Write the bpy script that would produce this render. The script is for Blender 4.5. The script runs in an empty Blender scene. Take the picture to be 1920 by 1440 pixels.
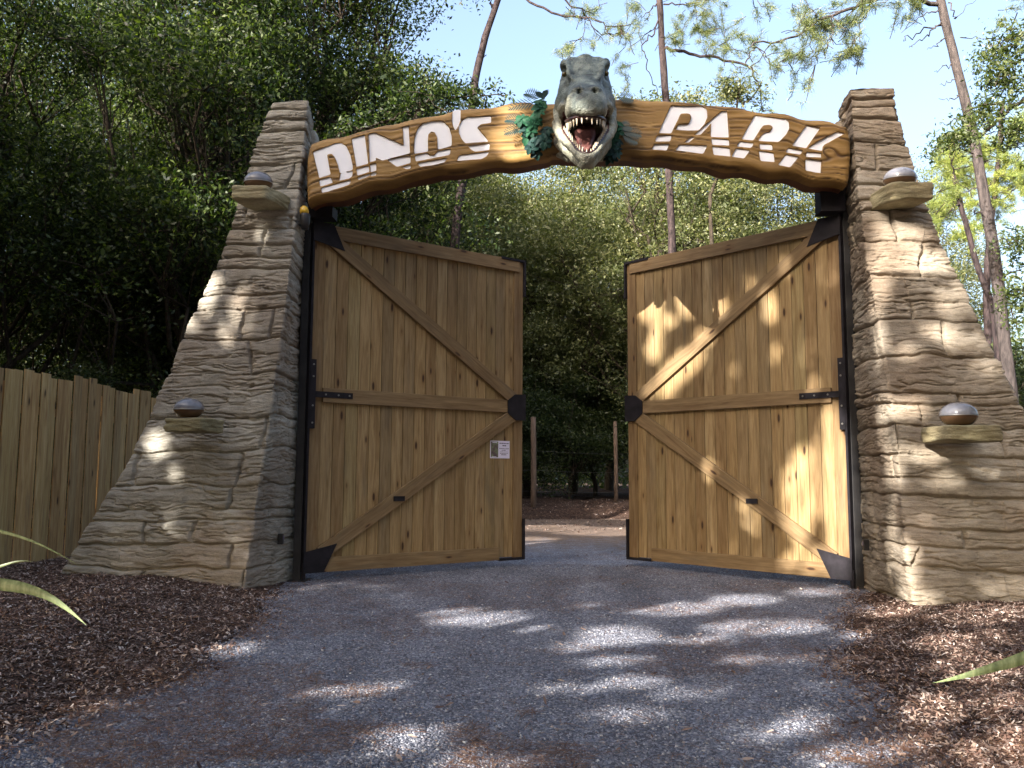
import bpy, bmesh, math, random, time
import numpy as np
from mathutils import Vector, Matrix, geometry
T0 = time.time()
sc = bpy.context.scene
COL = sc.collection
PI = math.pi

# ------------------------------------------------------------------ camera
FPX, TILT, ROLL, CH = 1577.73, 0.1048, 0.0055, 1.24
c_f = np.array([0, math.cos(TILT), math.sin(TILT)])
_u = np.array([0, -math.sin(TILT), math.cos(TILT)]); _r = np.array([1.0, 0, 0])
c_r = _r*math.cos(ROLL) + _u*math.sin(ROLL)
c_u = -_r*math.sin(ROLL) + _u*math.cos(ROLL)
CP = np.array([0, 0, CH])
cam_d = bpy.data.cameras.new('camera'); cam = bpy.data.objects.new('camera', cam_d); COL.objects.link(cam)
m4 = Matrix.Identity(4)
for i in range(3):
    m4[i][0] = c_r[i]; m4[i][1] = c_u[i]; m4[i][2] = -c_f[i]; m4[i][3] = CP[i]
cam.matrix_world = m4
cam_d.sensor_width = 36.0; cam_d.lens = 36.0*FPX/1920.0
cam_d.clip_start = 0.05; cam_d.clip_end = 2000
sc.camera = cam

# ------------------------------------------------------------------ light
SUNV = np.array([-0.80, -1.0, 0.57]); SUNV /= np.linalg.norm(SUNV)
SUN_EL = math.asin(SUNV[2]); SUN_AZ = math.atan2(SUNV[0], SUNV[1])
w = bpy.data.worlds.new('World'); sc.world = w; w.use_nodes = True
nt = w.node_tree; nt.nodes.clear()
sky = nt.nodes.new('ShaderNodeTexSky'); sky.sky_type = 'NISHITA'; sky.sun_disc = False
sky.sun_elevation = SUN_EL; sky.sun_rotation = SUN_AZ; sky.air_density = 1.0; sky.dust_density = 7.5; sky.ozone_density = 1.0
bg = nt.nodes.new('ShaderNodeBackground'); bg.inputs[1].default_value = 0.15
wo = nt.nodes.new('ShaderNodeOutputWorld')
nt.links.new(sky.outputs[0], bg.inputs[0]); nt.links.new(bg.outputs[0], wo.inputs[0])
sl = bpy.data.lights.new('sun', 'SUN'); sl.energy = 4.8; sl.angle = math.radians(0.5); sl.color = (1.0, 0.945, 0.87)
so = bpy.data.objects.new('sun', sl); COL.objects.link(so)
so.rotation_euler = Vector(SUNV).to_track_quat('Z', 'Y').to_euler(); so.location = (-10, -12, 20)
sc.view_settings.view_transform = 'Standard'; sc.view_settings.look = 'None'
sc.view_settings.exposure = 2.0; sc.view_settings.gamma = 1.0
try:
    sc.cycles.max_bounces = 5; sc.cycles.diffuse_bounces = 3; sc.cycles.glossy_bounces = 2
    sc.cycles.transmission_bounces = 4; sc.cycles.transparent_max_bounces = 6
except Exception: pass

# ------------------------------------------------------------------ picture <-> place
HL = np.array([-2.3522, 9.7007, 0]); HR = np.array([3.7226, 9.3362, 0]); GM = (HL+HR)/2
gv = (HR-HL)/np.linalg.norm(HR-HL); nv = np.array([-gv[1], gv[0], 0]); GA = math.atan2(gv[1], gv[0])
def ray(px, py): return (px-960)/FPX*c_r - (py-720)/FPX*c_u + c_f
def ground_at(px, py, z=0.0):
    d = ray(px, py); return CP + d*(z-CH)/d[2]
def at(px, py, Y):
    d = ray(px, py); return CP + d*(Y/d[1])
def gl(px, py, d0):                       # point on the plane parallel to the gate at depth d0 -> (s, z)
    d = ray(px, py); t = ((GM-CP)@nv + d0)/(d@nv); P = CP + d*t
    return ((P-GM)@gv, P[2])
def g2w(s, d, z): return GM + gv*s + nv*d + np.array([0, 0, z])

# ------------------------------------------------------------------ noise
_rs = np.random.RandomState(7); _TAB = _rs.rand(256, 256)
def vn(x, y, seed=0):
    x = np.asarray(x, float) + seed*17.31; y = np.asarray(y, float) + seed*9.77
    xi = np.floor(x).astype(int); yi = np.floor(y).astype(int); fx = x-xi; fy = y-yi
    fx = fx*fx*(3-2*fx); fy = fy*fy*(3-2*fy)
    a = _TAB[xi & 255, yi & 255]; b = _TAB[(xi+1) & 255, yi & 255]
    c = _TAB[xi & 255, (yi+1) & 255]; d = _TAB[(xi+1) & 255, (yi+1) & 255]
    return (a*(1-fx)+b*fx)*(1-fy) + (c*(1-fx)+d*fx)*fy
def fbm(x, y, seed=0, o=4):
    s = 0; a = .5
    for k in range(o):
        s = s + a*vn(x*2**k, y*2**k, seed+k*3); a *= .5
    return s

# ------------------------------------------------------------------ mesh helpers
def mesh_np(name, V, F, smooth=False):
    V = np.asarray(V, np.float32); F = np.asarray(F, np.int32); k = F.shape[1]
    me = bpy.data.meshes.new(name)
    me.vertices.add(len(V)); me.vertices.foreach_set('co', V.ravel())
    me.loops.add(F.size); me.loops.foreach_set('vertex_index', F.ravel())
    me.polygons.add(len(F)); me.polygons.foreach_set('loop_start', np.arange(0, F.size, k, dtype=np.int32))
    if smooth: me.polygons.foreach_set('use_smooth', np.ones(len(F), bool))
    me.update(calc_edges=True)
    return me
class MB:
    def __init__(s): s.v = []; s.f = []
    def add(s, v, f):
        o = len(s.v); s.v += [tuple(p) for p in v]; s.f += [tuple(i+o for i in q) for q in f]
    def box(s, a, b, M=None):
        x0, y0, z0 = a; x1, y1, z1 = b
        v = [(x0,y0,z0),(x1,y0,z0),(x1,y1,z0),(x0,y1,z0),(x0,y0,z1),(x1,y0,z1),(x1,y1,z1),(x0,y1,z1)]
        if M is not None: v = [tuple(M @ Vector(p)) for p in v]
        s.add(v, [(0,3,2,1),(4,5,6,7),(0,1,5,4),(1,2,6,5),(2,3,7,6),(3,0,4,7)])
    def prism(s, poly, y0, y1):           # poly in (x,z), extruded in y from y0 (front) to y1
        n = len(poly); ar = sum(poly[i][0]*poly[(i+1)%n][1]-poly[(i+1)%n][0]*poly[i][1] for i in range(n))
        if ar < 0: poly = poly[::-1]
        v = [(p[0], y0, p[1]) for p in poly] + [(p[0], y1, p[1]) for p in poly]
        s.add(v, [tuple(range(n)), tuple(range(2*n-1, n-1, -1))] + [((i+1)%n, i, n+i, n+(i+1)%n) for i in range(n)])
    def tube(s, pts, rad, k=8, cap=True, jit=0.0, rnd=None):
        V, F = tube_np(pts, rad, k, jit, rnd); o = len(s.v)
        s.v += [tuple(p) for p in V]; s.f += [tuple(int(i)+o for i in q) for q in F]
        if cap: s.f += [tuple(o+i for i in range(k))[::-1], tuple(o+len(V)-k+i for i in range(k))]
    def mesh(s, name, smooth=False):
        me = bpy.data.meshes.new(name); me.from_pydata(s.v, [], s.f); me.update()
        if smooth: me.polygons.foreach_set('use_smooth', np.ones(len(me.polygons), bool))
        return me
def tube_np(pts, rad, k=8, jit=0.0, rnd=None):
    P = np.asarray(pts, float); n = len(P); R = np.asarray(rad, float)*np.ones(n)
    Tn = np.gradient(P, axis=0); Tn /= np.linalg.norm(Tn, axis=1)[:, None]+1e-9
    up = np.array([0, 0, 1.0]) if abs(Tn[0][2]) < .9 else np.array([1.0, 0, 0])
    A = np.cross(Tn, up); A /= np.linalg.norm(A, axis=1)[:, None]+1e-9; B = np.cross(Tn, A)
    th = np.arange(k)*2*PI/k
    V = P[:, None]+R[:, None, None]*(A[:, None]*np.cos(th)[None, :, None]+B[:, None]*np.sin(th)[None, :, None])
    if jit and rnd is not None: V = V+rnd.randn(*V.shape)*(R*jit)[:, None, None]
    i = np.arange(n-1)[:, None]*k; j = np.arange(k)[None]; j2 = (j+1) % k
    F = np.stack([i+j, i+j2, i+k+j2, i+k+j], -1).reshape(-1, 4)
    return V.reshape(-1, 3), F
def join_np(parts):
    V = []; F = []; o = 0
    for v, f in parts: V.append(v); F.append(f+o); o += len(v)
    return np.concatenate(V), np.concatenate(F)

# ------------------------------------------------------------------ objects
def thing(name, label, cat, loc=(0, 0, 0), rz=0.0, group=None, me=None, mat=None):
    o = bpy.data.objects.new(name, me); COL.objects.link(o); o.location = loc; o.rotation_euler = (0, 0, rz)
    o['label'] = label; o['category'] = cat
    if group: o['group'] = group
    if me is not None and mat is not None: me.materials.append(mat)
    return o
def part(name, me, mat, parent, label=None, bevel=0.0, loc=None):
    o = bpy.data.objects.new(name, me); COL.objects.link(o); o.parent = parent
    if mat is not None and not me.materials: me.materials.append(mat)
    if label: o['label'] = label
    if bevel:
        b = o.modifiers.new('bevel', 'BEVEL'); b.width = bevel; b.segments = 2; b.limit_method = 'ANGLE'
    if loc is not None: o.location = loc
    return o
def setting(name, me, mat, kind='structure', **kw):
    o = bpy.data.objects.new(name, me); COL.objects.link(o); o['kind'] = kind
    if mat is not None: me.materials.append(mat)
    for k, v in kw.items(): o[k] = v
    return o

# ------------------------------------------------------------------ materials
class NT:
    def __init__(s, name):
        s.m = bpy.data.materials.new(name); s.m.use_nodes = True; s.t = s.m.node_tree; s.t.nodes.clear()
        s.out = s.n('ShaderNodeOutputMaterial'); s.b = s.n('ShaderNodeBsdfPrincipled'); s.l(s.b.outputs[0], s.out.inputs[0])
    def n(s, typ, **kw):
        nd = s.t.nodes.new(typ)
        for k, v in kw.items(): setattr(nd, k, v)
        return nd
    def l(s, a, b): s.t.links.new(a, b)
    def coord(s, scale=(1, 1, 1), kind='Object', add=None):
        tc = s.n('ShaderNodeTexCoord'); mp = s.n('ShaderNodeMapping'); mp.inputs['Scale'].default_value = scale
        s.l(tc.outputs[kind], mp.inputs[0])
        if add is not None: s.l(add, mp.inputs['Location'])
        return mp.outputs[0]
    def noise(s, vec, scale, detail=3, rough=.55, dist=0):
        nd = s.n('ShaderNodeTexNoise'); nd.inputs['Scale'].default_value = scale; nd.inputs['Detail'].default_value = detail
        nd.inputs['Roughness'].default_value = rough; nd.inputs['Distortion'].default_value = dist; s.l(vec, nd.inputs['Vector']); return nd.outputs[0]
    def voro(s, vec, scale, feature='F1', out=0):
        nd = s.n('ShaderNodeTexVoronoi', feature=feature); nd.inputs['Scale'].default_value = scale; s.l(vec, nd.inputs['Vector']); return nd.outputs[out]
    def ramp(s, fac, stops, interp='LINEAR'):
        nd = s.n('ShaderNodeValToRGB'); cr = nd.color_ramp; cr.interpolation = interp
        while len(cr.elements) < len(stops): cr.elements.new(.5)
        for e, (p, c) in zip(cr.elements, stops):
            e.position = p; e.color = (c[0], c[1], c[2], 1) if not isinstance(c, (int, float)) else (c, c, c, 1)
        s.l(fac, nd.inputs[0]); return nd.outputs[0]
    def mix(s, fac, a, b, mode='MIX'):
        nd = s.n('ShaderNodeMixRGB', blend_type=mode)
        for k_, (sock, v) in enumerate(zip(nd.inputs, (fac, a, b))):
            if isinstance(v, (int, float)): sock.default_value = v if k_ == 0 else (v, v, v, 1)
            elif isinstance(v, tuple): sock.default_value = (*v[:3], 1)
            else: s.l(v, sock)
        return nd.outputs[0]
    def math(s, op, a, b=0.0, clamp=False):
        nd = s.n('ShaderNodeMath', operation=op, use_clamp=clamp)
        for i, v in enumerate((a, b)):
            if isinstance(v, (int, float)): nd.inputs[i].default_value = v
            else: s.l(v, nd.inputs[i])
        return nd.outputs[0]
    def bump(s, h, strength=.3, dist=.01, prev=None):
        nd = s.n('ShaderNodeBump'); nd.inputs['Strength'].default_value = strength; nd.inputs['Distance'].default_value = dist
        s.l(h, nd.inputs['Height'])
        if prev is not None: s.l(prev, nd.inputs['Normal'])
        return nd.outputs[0]
    def fin(s, col=None, rough=.8, spec=.3, normal=None, metal=0.0):
        if col is not None:
            if isinstance(col, tuple): s.b.inputs['Base Color'].default_value = (*col[:3], 1)
            else: s.l(col, s.b.inputs['Base Color'])
        if isinstance(rough, (int, float)): s.b.inputs['Roughness'].default_value = rough
        else: s.l(rough, s.b.inputs['Roughness'])
        s.b.inputs['Specular IOR Level'].default_value = spec; s.b.inputs['Metallic'].default_value = metal
        if normal is not None: s.l(normal, s.b.inputs['Normal'])
        return s.m

def mat_stone(name, c_dark, c_mid, c_light, seed):
    t = NT(name); v = t.coord((1, 1, 1)); vs = t.coord((2.0, 2.0, 8)); vf = t.coord((7, 7, 36))
    a = t.noise(vs, 2.2, 5, .6, .6); b = t.noise(v, 1.4, 4, .6); c = t.noise(vf, 2.5, 4, .65, .4); g = t.noise(v, 70, 3, .7)
    col = t.ramp(a, [(.33, c_dark), (.48, c_mid), (.66, c_light)])
    col = t.mix(.55, col, t.ramp(b, [(.3, tuple(x*.62 for x in c_mid)), (.5, c_mid), (.7, tuple(min(1, x*1.25) for x in c_light))]), 'MIX')
    col = t.mix(t.math('MULTIPLY', t.ramp(t.noise(v, .9, 3), [(.45, 0.0), (.62, 1.0)]), .4), col, (.21, .135, .085))
    col = t.mix(.38, col, t.ramp(c, [(.3, .55), (.55, 1.0), (.75, 1.25)]), 'MULTIPLY')
    col = t.mix(.5, col, t.ramp(g, [(.3, .7), (.7, 1.2)]), 'MULTIPLY')
    h = t.math('ADD', t.math('MULTIPLY', c, 1.0), t.math('MULTIPLY', g, .35))
    return t.fin(col, .88, .25, t.bump(h, .7, .014))
M_STONE_L = mat_stone('stone_grey_tan', (.165, .15, .122), (.31, .285, .235), (.45, .42, .36), 1)
M_STONE_R = mat_stone('stone_ochre', (.15, .12, .09), (.275, .228, .17), (.40, .35, .28), 2)
M_LEDGE = mat_stone('stone_ledge_yellow', (.14, .115, .06), (.25, .215, .12), (.37, .335, .21), 3)

def mat_wood(name, base, dark, light, knots=True, island=True, axis='z', pitch=.163):
    t = NT(name)
    gm = t.n('ShaderNodeNewGeometry'); rnd = gm.outputs['Random Per Island']
    off = t.n('ShaderNodeCombineXYZ'); t.l(t.math('MULTIPLY', rnd, 37.0), off.inputs[0]); t.l(t.math('MULTIPLY', rnd, 91.0), off.inputs[2]); t.l(t.math('MULTIPLY', rnd, 53.0), off.inputs[1])
    sc_ = {'z': (1, 1, .07), 'x': (.07, 1, 1)}[axis]
    sk = {'z': (1, 1, .30), 'x': (.30, 1, 1)}[axis]
    v = t.coord(sc_, add=off.outputs[0]); vk = t.coord(sk, add=off.outputs[0]); vb = t.coord((1, 1, 1), add=off.outputs[0])
    kd = t.voro(vk, 6.6); warp = t.ramp(kd, [(.0, 1.0), (.26, 0.0)])
    g1 = t.noise(v, 22, 5, .6, .9); g2 = t.noise(v, 60, 3, .6, .4)
    col = t.ramp(g1, [(.30, dark), (.50, base), (.72, light)])
    col = t.mix(.45, col, t.ramp(g2, [(.3, .62), (.6, 1.12)]), 'MULTIPLY')
    col = t.mix(.85, col, t.ramp(rnd, [(0, (.66, .66, .66)), (.25, (1.0, .95, .88)), (.5, (1.25, 1.18, 1.02)), (.7, (.80, .70, .60)), (.85, (1.05, 1.08, .95)), (1, (1.3, 1.26, 1.2))]), 'MULTIPLY')
    st = t.noise(t.coord({'z': (7, 7, .9), 'x': (.9, 7, 7)}[axis], add=off.outputs[0]), 1.0, 3, .6)
    col = t.mix(t.ramp(st, [(.58, 0.0), (.74, .38)]), col, (.10, .085, .065))
    if knots:
        col = t.mix(t.math('MULTIPLY', warp, .7), col, (.17, .085, .03))
        col = t.mix(t.ramp(kd, [(.07, .95), (.13, 0.0)]), col, (.035, .016, .008))
    return t.fin(col, .72, .28, t.bump(t.math('ADD', g1, t.math('MULTIPLY', g2, .4)), .3, .004))
M_PLANK = mat_wood('pine_planks', (.275, .195, .100), (.185, .120, .056), (.35, .262, .148))
M_BATTEN_Z = mat_wood('pine_stile', (.20, .132, .066), (.13, .08, .038), (.26, .185, .10))
M_BATTEN = mat_wood('pine_batten', (.205, .142, .076), (.14, .09, .046), (.27, .195, .11), axis='x')
M_FENCE = mat_wood('fence_planks', (.36, .235, .105), (.25, .145, .06), (.46, .33, .17))
t = NT('black_steel'); v = t.coord(); nz = t.noise(v, 9, 4, .6)
M_STEEL = t.fin(t.ramp(nz, [(.3, (.011, .010, .012)), (.7, (.024, .021, .026))]), .7, .15, t.bump(t.noise(v, 90, 2), .12, .002))
t = NT('post_steel'); v = t.coord(); M_POST = t.fin(t.ramp(t.noise(v, 5, 4), [(.3, (.010, .010, .012)), (.7, (.032, .030, .030))]), .5, .4)
t = NT('bolt_steel'); M_BOLT = t.fin((.25, .24, .23), .4, .5, None, .8)

# carved board
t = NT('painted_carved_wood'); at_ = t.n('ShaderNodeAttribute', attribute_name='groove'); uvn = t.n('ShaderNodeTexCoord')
mp = t.n('ShaderNodeMapping'); mp.inputs['Scale'].default_value = (1.0, 1, 9); t.l(uvn.outputs['Object'], mp.inputs[0])
a = t.noise(mp.outputs[0], 1.5, 3, .5, .15); b = t.noise(t.coord(), 2.2, 3); c = t.noise(t.coord((3, 3, 26)), 3, 3)
col = t.ramp(a, [(.28, (.20, .112, .032)), (.5, (.265, .152, .046)), (.72, (.33, .20, .068))])
col = t.mix(.6, col, t.ramp(b, [(.3, (.62, .60, .5)), (.55, (1, 1, 1)), (.75, (1.2, 1.15, 1.0))]), 'MULTIPLY')
col = t.mix(.3, col, t.ramp(c, [(.35, .7), (.65, 1.15)]), 'MULTIPLY')
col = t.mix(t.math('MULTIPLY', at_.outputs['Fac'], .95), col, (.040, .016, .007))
M_SIGN = t.fin(col, .52, .3, t.bump(t.math('ADD', c, a), .25, .006))
t = NT('painted_underside_brown'); M_SIGNBACK = t.fin(t.ramp(t.noise(t.coord((1, 1, 5)), 2.5, 4), [(.3, (.06, .022, .012)), (.7, (.13, .05, .022))]), .5, .4)
t = NT('letter_white'); M_LETTER = t.fin(t.ramp(t.noise(t.coord(), 6, 4, .6), [(.3, (.84, .85, .91)), (.6, (.88, .89, .95))]), .6, .3)

# foliage
def mat_leaf(name, c1, c2, c3, trans=.35, rough=.42, spec=.5, tcol=None):
    t = NT(name); gm = t.n('ShaderNodeNewGeometry'); rnd = gm.outputs['Random Per Island']
    col = t.ramp(rnd, [(0, c1), (.5, c2), (1, c3)])
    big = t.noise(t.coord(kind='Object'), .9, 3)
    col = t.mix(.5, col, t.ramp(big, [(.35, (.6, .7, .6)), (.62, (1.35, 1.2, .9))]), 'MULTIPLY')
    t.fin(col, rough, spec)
    tr = t.n('ShaderNodeBsdfTranslucent'); t.l(t.mix(1, col, tcol or (1.5, 1.7, .6), 'MULTIPLY'), tr.inputs[0])
    mx = t.n('ShaderNodeMixShader'); mx.inputs[0].default_value = trans
    t.l(t.b.outputs[0], mx.inputs[1]); t.l(tr.outputs[0], mx.inputs[2]); t.l(mx.outputs[0], t.out.inputs[0])
    return t.m
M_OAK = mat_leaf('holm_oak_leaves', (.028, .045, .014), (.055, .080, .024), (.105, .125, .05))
M_OAKL = mat_leaf('dark_broad_leaves', (.007, .014, .005), (.016, .031, .009), (.085, .115, .032), rough=.5, spec=.3, trans=.4)  # brightest tone paints sunlit highlights into some of the leaves
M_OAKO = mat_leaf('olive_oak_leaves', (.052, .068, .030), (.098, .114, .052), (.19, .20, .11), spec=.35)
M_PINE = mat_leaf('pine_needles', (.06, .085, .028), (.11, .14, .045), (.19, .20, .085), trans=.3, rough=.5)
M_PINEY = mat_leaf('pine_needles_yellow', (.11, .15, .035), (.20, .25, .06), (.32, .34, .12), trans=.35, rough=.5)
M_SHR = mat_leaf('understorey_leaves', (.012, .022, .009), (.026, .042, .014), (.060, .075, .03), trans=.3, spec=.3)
def mat_bark(name, c1, c2):
    t = NT(name); v = t.coord((5, 5, 1.2)); a = t.noise(v, 3.5, 5, .65, .5)
    return t.fin(t.ramp(a, [(.35, c1), (.65, c2)]), .9, .15, t.bump(a, .8, .03))
M_BARK = mat_bark('oak_bark', (.018, .014, .010), (.06, .048, .036))
M_PBARK = mat_bark('pine_bark', (.014, .011, .012), (.055, .040, .040))
M_PBARKL = mat_bark('pale_pine_bark', (.026, .022, .022), (.080, .066, .063))

# ------------------------------------------------------------------ ground
BL = sorted([(ground_at(*p)[1], ground_at(*p)[0]) for p in [(520, 1108), (478, 1170), (400, 1235), (300, 1290), (170, 1340), (20, 1400), (-160, 1450)]])
BR = sorted([(ground_at(*p)[1], ground_at(*p)[0]) for p in [(1625, 1112), (1600, 1160), (1585, 1210), (1590, 1270), (1625, 1330), (1680, 1390), (1740, 1450)]])
BL = [(2.0, BL[0][1]-.1)]+BL+[(10.6, -2.75), (40, -2.9)]
BR = [(2.0, BR[0][1]-.1)]+BR+[(10.6, 3.9), (40, 4.2)]
def xl(y): return np.interp(y, *zip(*BL)) + (vn(np.asarray(y)*1.7, np.asarray(y)*0, 3)-.5)*.25
def xr(y): return np.interp(y, *zip(*BR)) + (vn(np.asarray(y)*1.9, np.asarray(y)*0, 5)-.5)*.25
def sstep(x): x = np.clip(x, 0, 1); return x*x*(3-2*x)
def bed_h(x, y):
    x = np.asarray(x, float); y = np.asarray(y, float)
    dl = xl(y)-x; dr = x-xr(y); d = np.maximum(dl, dr)
    h = -0.04 + .05*sstep((d+.15)/.3) + np.where(dl > dr, .15, .09)*sstep(d/1.5)
    return h + (fbm(x*2.2, y*2.2, 11)-.47)*.07*sstep((d+.3)/.6) + (vn(x*11, y*11, 12)-.5)*.02*sstep((d+.1)/.3)
def drive_h(x, y): return (fbm(x*.9, y*.9, 21)-.47)*.04 + (vn(x*9, y*9, 22)-.5)*.006
def zg(x, y): return np.maximum(bed_h(x, y), drive_h(x, y))
def grid_mesh(name, x0, x1, y0, y1, step, hf, keep=None):
    nx = int((x1-x0)/step)+1; ny = int((y1-y0)/step)+1
    X, Y = np.meshgrid(np.linspace(x0, x1, nx), np.linspace(y0, y1, ny)); Z = hf(X, Y)
    V = np.stack([X, Y, Z], -1).reshape(-1, 3); i = np.arange(ny-1)[:, None]*nx+np.arange(nx-1)[None]
    F = np.stack([i, i+1, i+nx+1, i+nx], -1).reshape(-1, 4)
    if keep is not None:
        k = keep(X, Y).reshape(-1); F = F[k[F].any(axis=1)]
        used = np.unique(F); mp_ = -np.ones(len(V), int); mp_[used] = np.arange(len(used)); V = V[used]; F = mp_[F]
    return mesh_np(name, V, F, True)
# gravel
t = NT('gravel'); v = t.coord(); vo = t.n('ShaderNodeTexVoronoi'); vo.inputs['Scale'].default_value = 75; t.l(v, vo.inputs['Vector'])
big = t.noise(v, .8, 4, .6); med = t.noise(v, 4.0, 4, .65); fine = t.noise(v, 200, 2)
bw = t.n('ShaderNodeSeparateColor'); t.l(vo.outputs['Color'], bw.inputs[0])
col = t.ramp(bw.outputs[0], [(0, (.075, .078, .098)), (.5, (.155, .16, .195)), (.85, (.26, .265, .305)), (1, (.48, .48, .50))])
col = t.mix(.5, col, t.ramp(fine, [(.3, .7), (.7, 1.2)]), 'MULTIPLY')
lit = t.ramp(t.math('ADD', t.math('MULTIPLY', med, .55), t.math('MULTIPLY', big, .5)), [(.55, 0.0), (.74, .28)])
col = t.mix(lit, col, t.ramp(t.noise(v, 40, 4, .7), [(.3, (.085, .045, .026)), (.7, (.18, .10, .058))]))
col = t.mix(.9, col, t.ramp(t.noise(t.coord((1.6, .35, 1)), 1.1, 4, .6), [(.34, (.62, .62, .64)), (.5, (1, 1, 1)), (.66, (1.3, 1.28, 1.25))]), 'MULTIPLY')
sx = t.n('ShaderNodeSeparateXYZ'); t.l(v, sx.inputs[0])
far = t.ramp(t.math('ADD', t.math('MULTIPLY', t.math('SUBTRACT', sx.outputs[1], 11.5), .16), t.math('MULTIPLY', t.math('SUBTRACT', med, .5), 1.5)), [(.2, 0.0), (.8, .85)])
col = t.mix(far, col, t.ramp(t.noise(v, 12, 4, .7), [(.3, (.10, .06, .035)), (.7, (.22, .15, .10))]))
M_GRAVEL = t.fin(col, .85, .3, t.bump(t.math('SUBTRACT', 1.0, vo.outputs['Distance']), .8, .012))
t = NT('leaf_mould'); v = t.coord(); a = t.noise(v, 3, 5, .65); vo = t.n('ShaderNodeTexVoronoi'); vo.inputs['Scale'].default_value = 34; t.l(v, vo.inputs['Vector'])
bw = t.n('ShaderNodeSeparateColor'); t.l(vo.outputs['Color'], bw.inputs[0])
col = t.ramp(bw.outputs[0], [(0, (.032, .018, .012)), (.6, (.075, .042, .027)), (1, (.15, .095, .065))])
col = t.mix(.6, col, t.ramp(a, [(.3, .6), (.7, 1.3)]), 'MULTIPLY')
col = t.mix(1, col, (.8, .8, .85), 'MULTIPLY')
M_MOULD = t.fin(col, .9, .2, t.bump(vo.outputs['Distance'], .8, .02))

setting('ground', grid_mesh('ground', -60, 60, -30, 110, 1.0, lambda x, y: -.10+(fbm(x*.2, y*.2, 31)-.47)*.05), M_MOULD)
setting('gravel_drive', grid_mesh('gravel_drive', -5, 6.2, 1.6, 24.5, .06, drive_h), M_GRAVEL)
setting('mulch_bed', grid_mesh('mulch_bed', -9, -1.0, 1.6, 21, .055, bed_h, lambda x, y: (xl(y)-x) > -.35), M_MOULD)
setting('mulch_bed', grid_mesh('mulch_bed', 1.2, 9, 1.6, 21, .055, bed_h, lambda x, y: (x-xr(y)) > -.35), M_MOULD)
def bank_h(x, y): return -.12 + .46*sstep((y-21.8+vn(x*.5, x*0, 41)*1.2)/4.5) + (fbm(x*1.3, y*1.3, 42)-.47)*.34*sstep((y-21.2)/3)
setting('forest_bank', grid_mesh('forest_bank', -30, 34, 17.5, 60, .25, bank_h), M_MOULD)

# loose material
rs = np.random.RandomState(3)
def rotm(n, tilt=.5):
    yaw = rs.rand(n)*2*PI; ax = rs.randn(n)*tilt; ay = rs.randn(n)*tilt
    cz, sz = np.cos(yaw), np.sin(yaw); cx, sx_ = np.cos(ax), np.sin(ax); cy, sy = np.cos(ay), np.sin(ay)
    R = np.zeros((n, 3, 3)); Z = np.zeros((n, 3, 3)); X = np.zeros((n, 3, 3)); Y = np.zeros((n, 3, 3))
    Z[:, 0, 0] = cz; Z[:, 0, 1] = -sz; Z[:, 1, 0] = sz; Z[:, 1, 1] = cz; Z[:, 2, 2] = 1
    X[:, 0, 0] = 1; X[:, 1, 1] = cx; X[:, 1, 2] = -sx_; X[:, 2, 1] = sx_; X[:, 2, 2] = cx
    Y[:, 1, 1] = 1; Y[:, 0, 0] = cy; Y[:, 0, 2] = sy; Y[:, 2, 0] = -sy; Y[:, 2, 2] = cy
    return Z @ X @ Y
def scatter(name, base, faces, pos, size, tilt, mat, label=None, jit=.25):
    n = len(pos); base = np.array(base, float); k = len(base)
    V = base[None]*size[:, None, :]*(1+rs.randn(n, k, 3)*jit)
    V = np.einsum('nij,nkj->nki', rotm(n, tilt), V)+pos[:, None, :]
    F = np.array(faces)[None]+(np.arange(n)*k)[:, None, None]
    setting(name, mesh_np(name, V.reshape(-1, 3), F.reshape(-1, F.shape[-1])), mat, 'stuff', **({'label': label, 'category': name.replace('_', ' ')} if label else {}))
def pts_in(n, y0, y1, cond, power=1.6):
    out = []; tot = 0
    while tot < n:
        y = y0+(y1-y0)*rs.rand(n)**power; x = (rs.rand(n)-.5)*2*(.66*y+.8); k = cond(x, y); out.append(np.stack([x[k], y[k]], 1)); tot += k.sum()
    return np.concatenate(out)[:n]
t = NT('gravel_stone'); gm = t.n('ShaderNodeNewGeometry')
M_GST = t.fin(t.ramp(gm.outputs['Random Per Island'], [(0, (.07, .073, .092)), (.45, (.15, .155, .19)), (.85, (.25, .255, .295)), (.93, (.38, .38, .40)), (.96, (.17, .11, .08)), (1, (.62, .61, .60))]), .8, .3)
t = NT('wood_chip'); gm = t.n('ShaderNodeNewGeometry')
M_CHIP = t.fin(t.ramp(gm.outputs['Random Per Island'], [(0, (.055, .029, .022)), (.35, (.125, .072, .055)), (.65, (.23, .155, .12)), (.88, (.38, .29, .24)), (1, (.55, .47, .42))]), .8, .25)
t = NT('fallen_needle'); gm = t.n('ShaderNodeNewGeometry')
M_NEED = t.fin(t.ramp(gm.outputs['Random Per Island'], [(0, (.08, .034, .018)), (.6, (.17, .08, .042)), (1, (.29, .17, .10))]), .7, .3)
OCT = [(1, 0, 0), (0, 1, 0), (-1, 0, 0), (0, -1, 0), (0, 0, 1), (0, 0, -1)]
OCF = [(0, 1, 4), (1, 2, 4), (2, 3, 4), (3, 0, 4), (1, 0, 5), (2, 1, 5), (3, 2, 5), (0, 3, 5)]
p = pts_in(90000, 3.3, 11.5, lambda x, y: (x > xl(y)-.12) & (x < xr(y)+.12), 1.7)
z = zg(p[:, 0], p[:, 1]); sz = .0038+.0065*rs.rand(len(p))**2
scatter('gravel_stones', OCT, OCF, np.column_stack([p, z+.001]), np.column_stack([sz*1.3, sz, sz*.7]), .3, M_GST, 'loose blue-grey gravel stones over the drive')
QUAD = [(-1, -.32, 0), (1, -.28, .1), (1.1, .3, 0), (-.9, .35, .1)]
def in_bed(x, y): return ((x < xl(y)+.05+rs.randn(len(y))*.11) | (x > xr(y)-.05-rs.randn(len(y))*.11))
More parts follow.
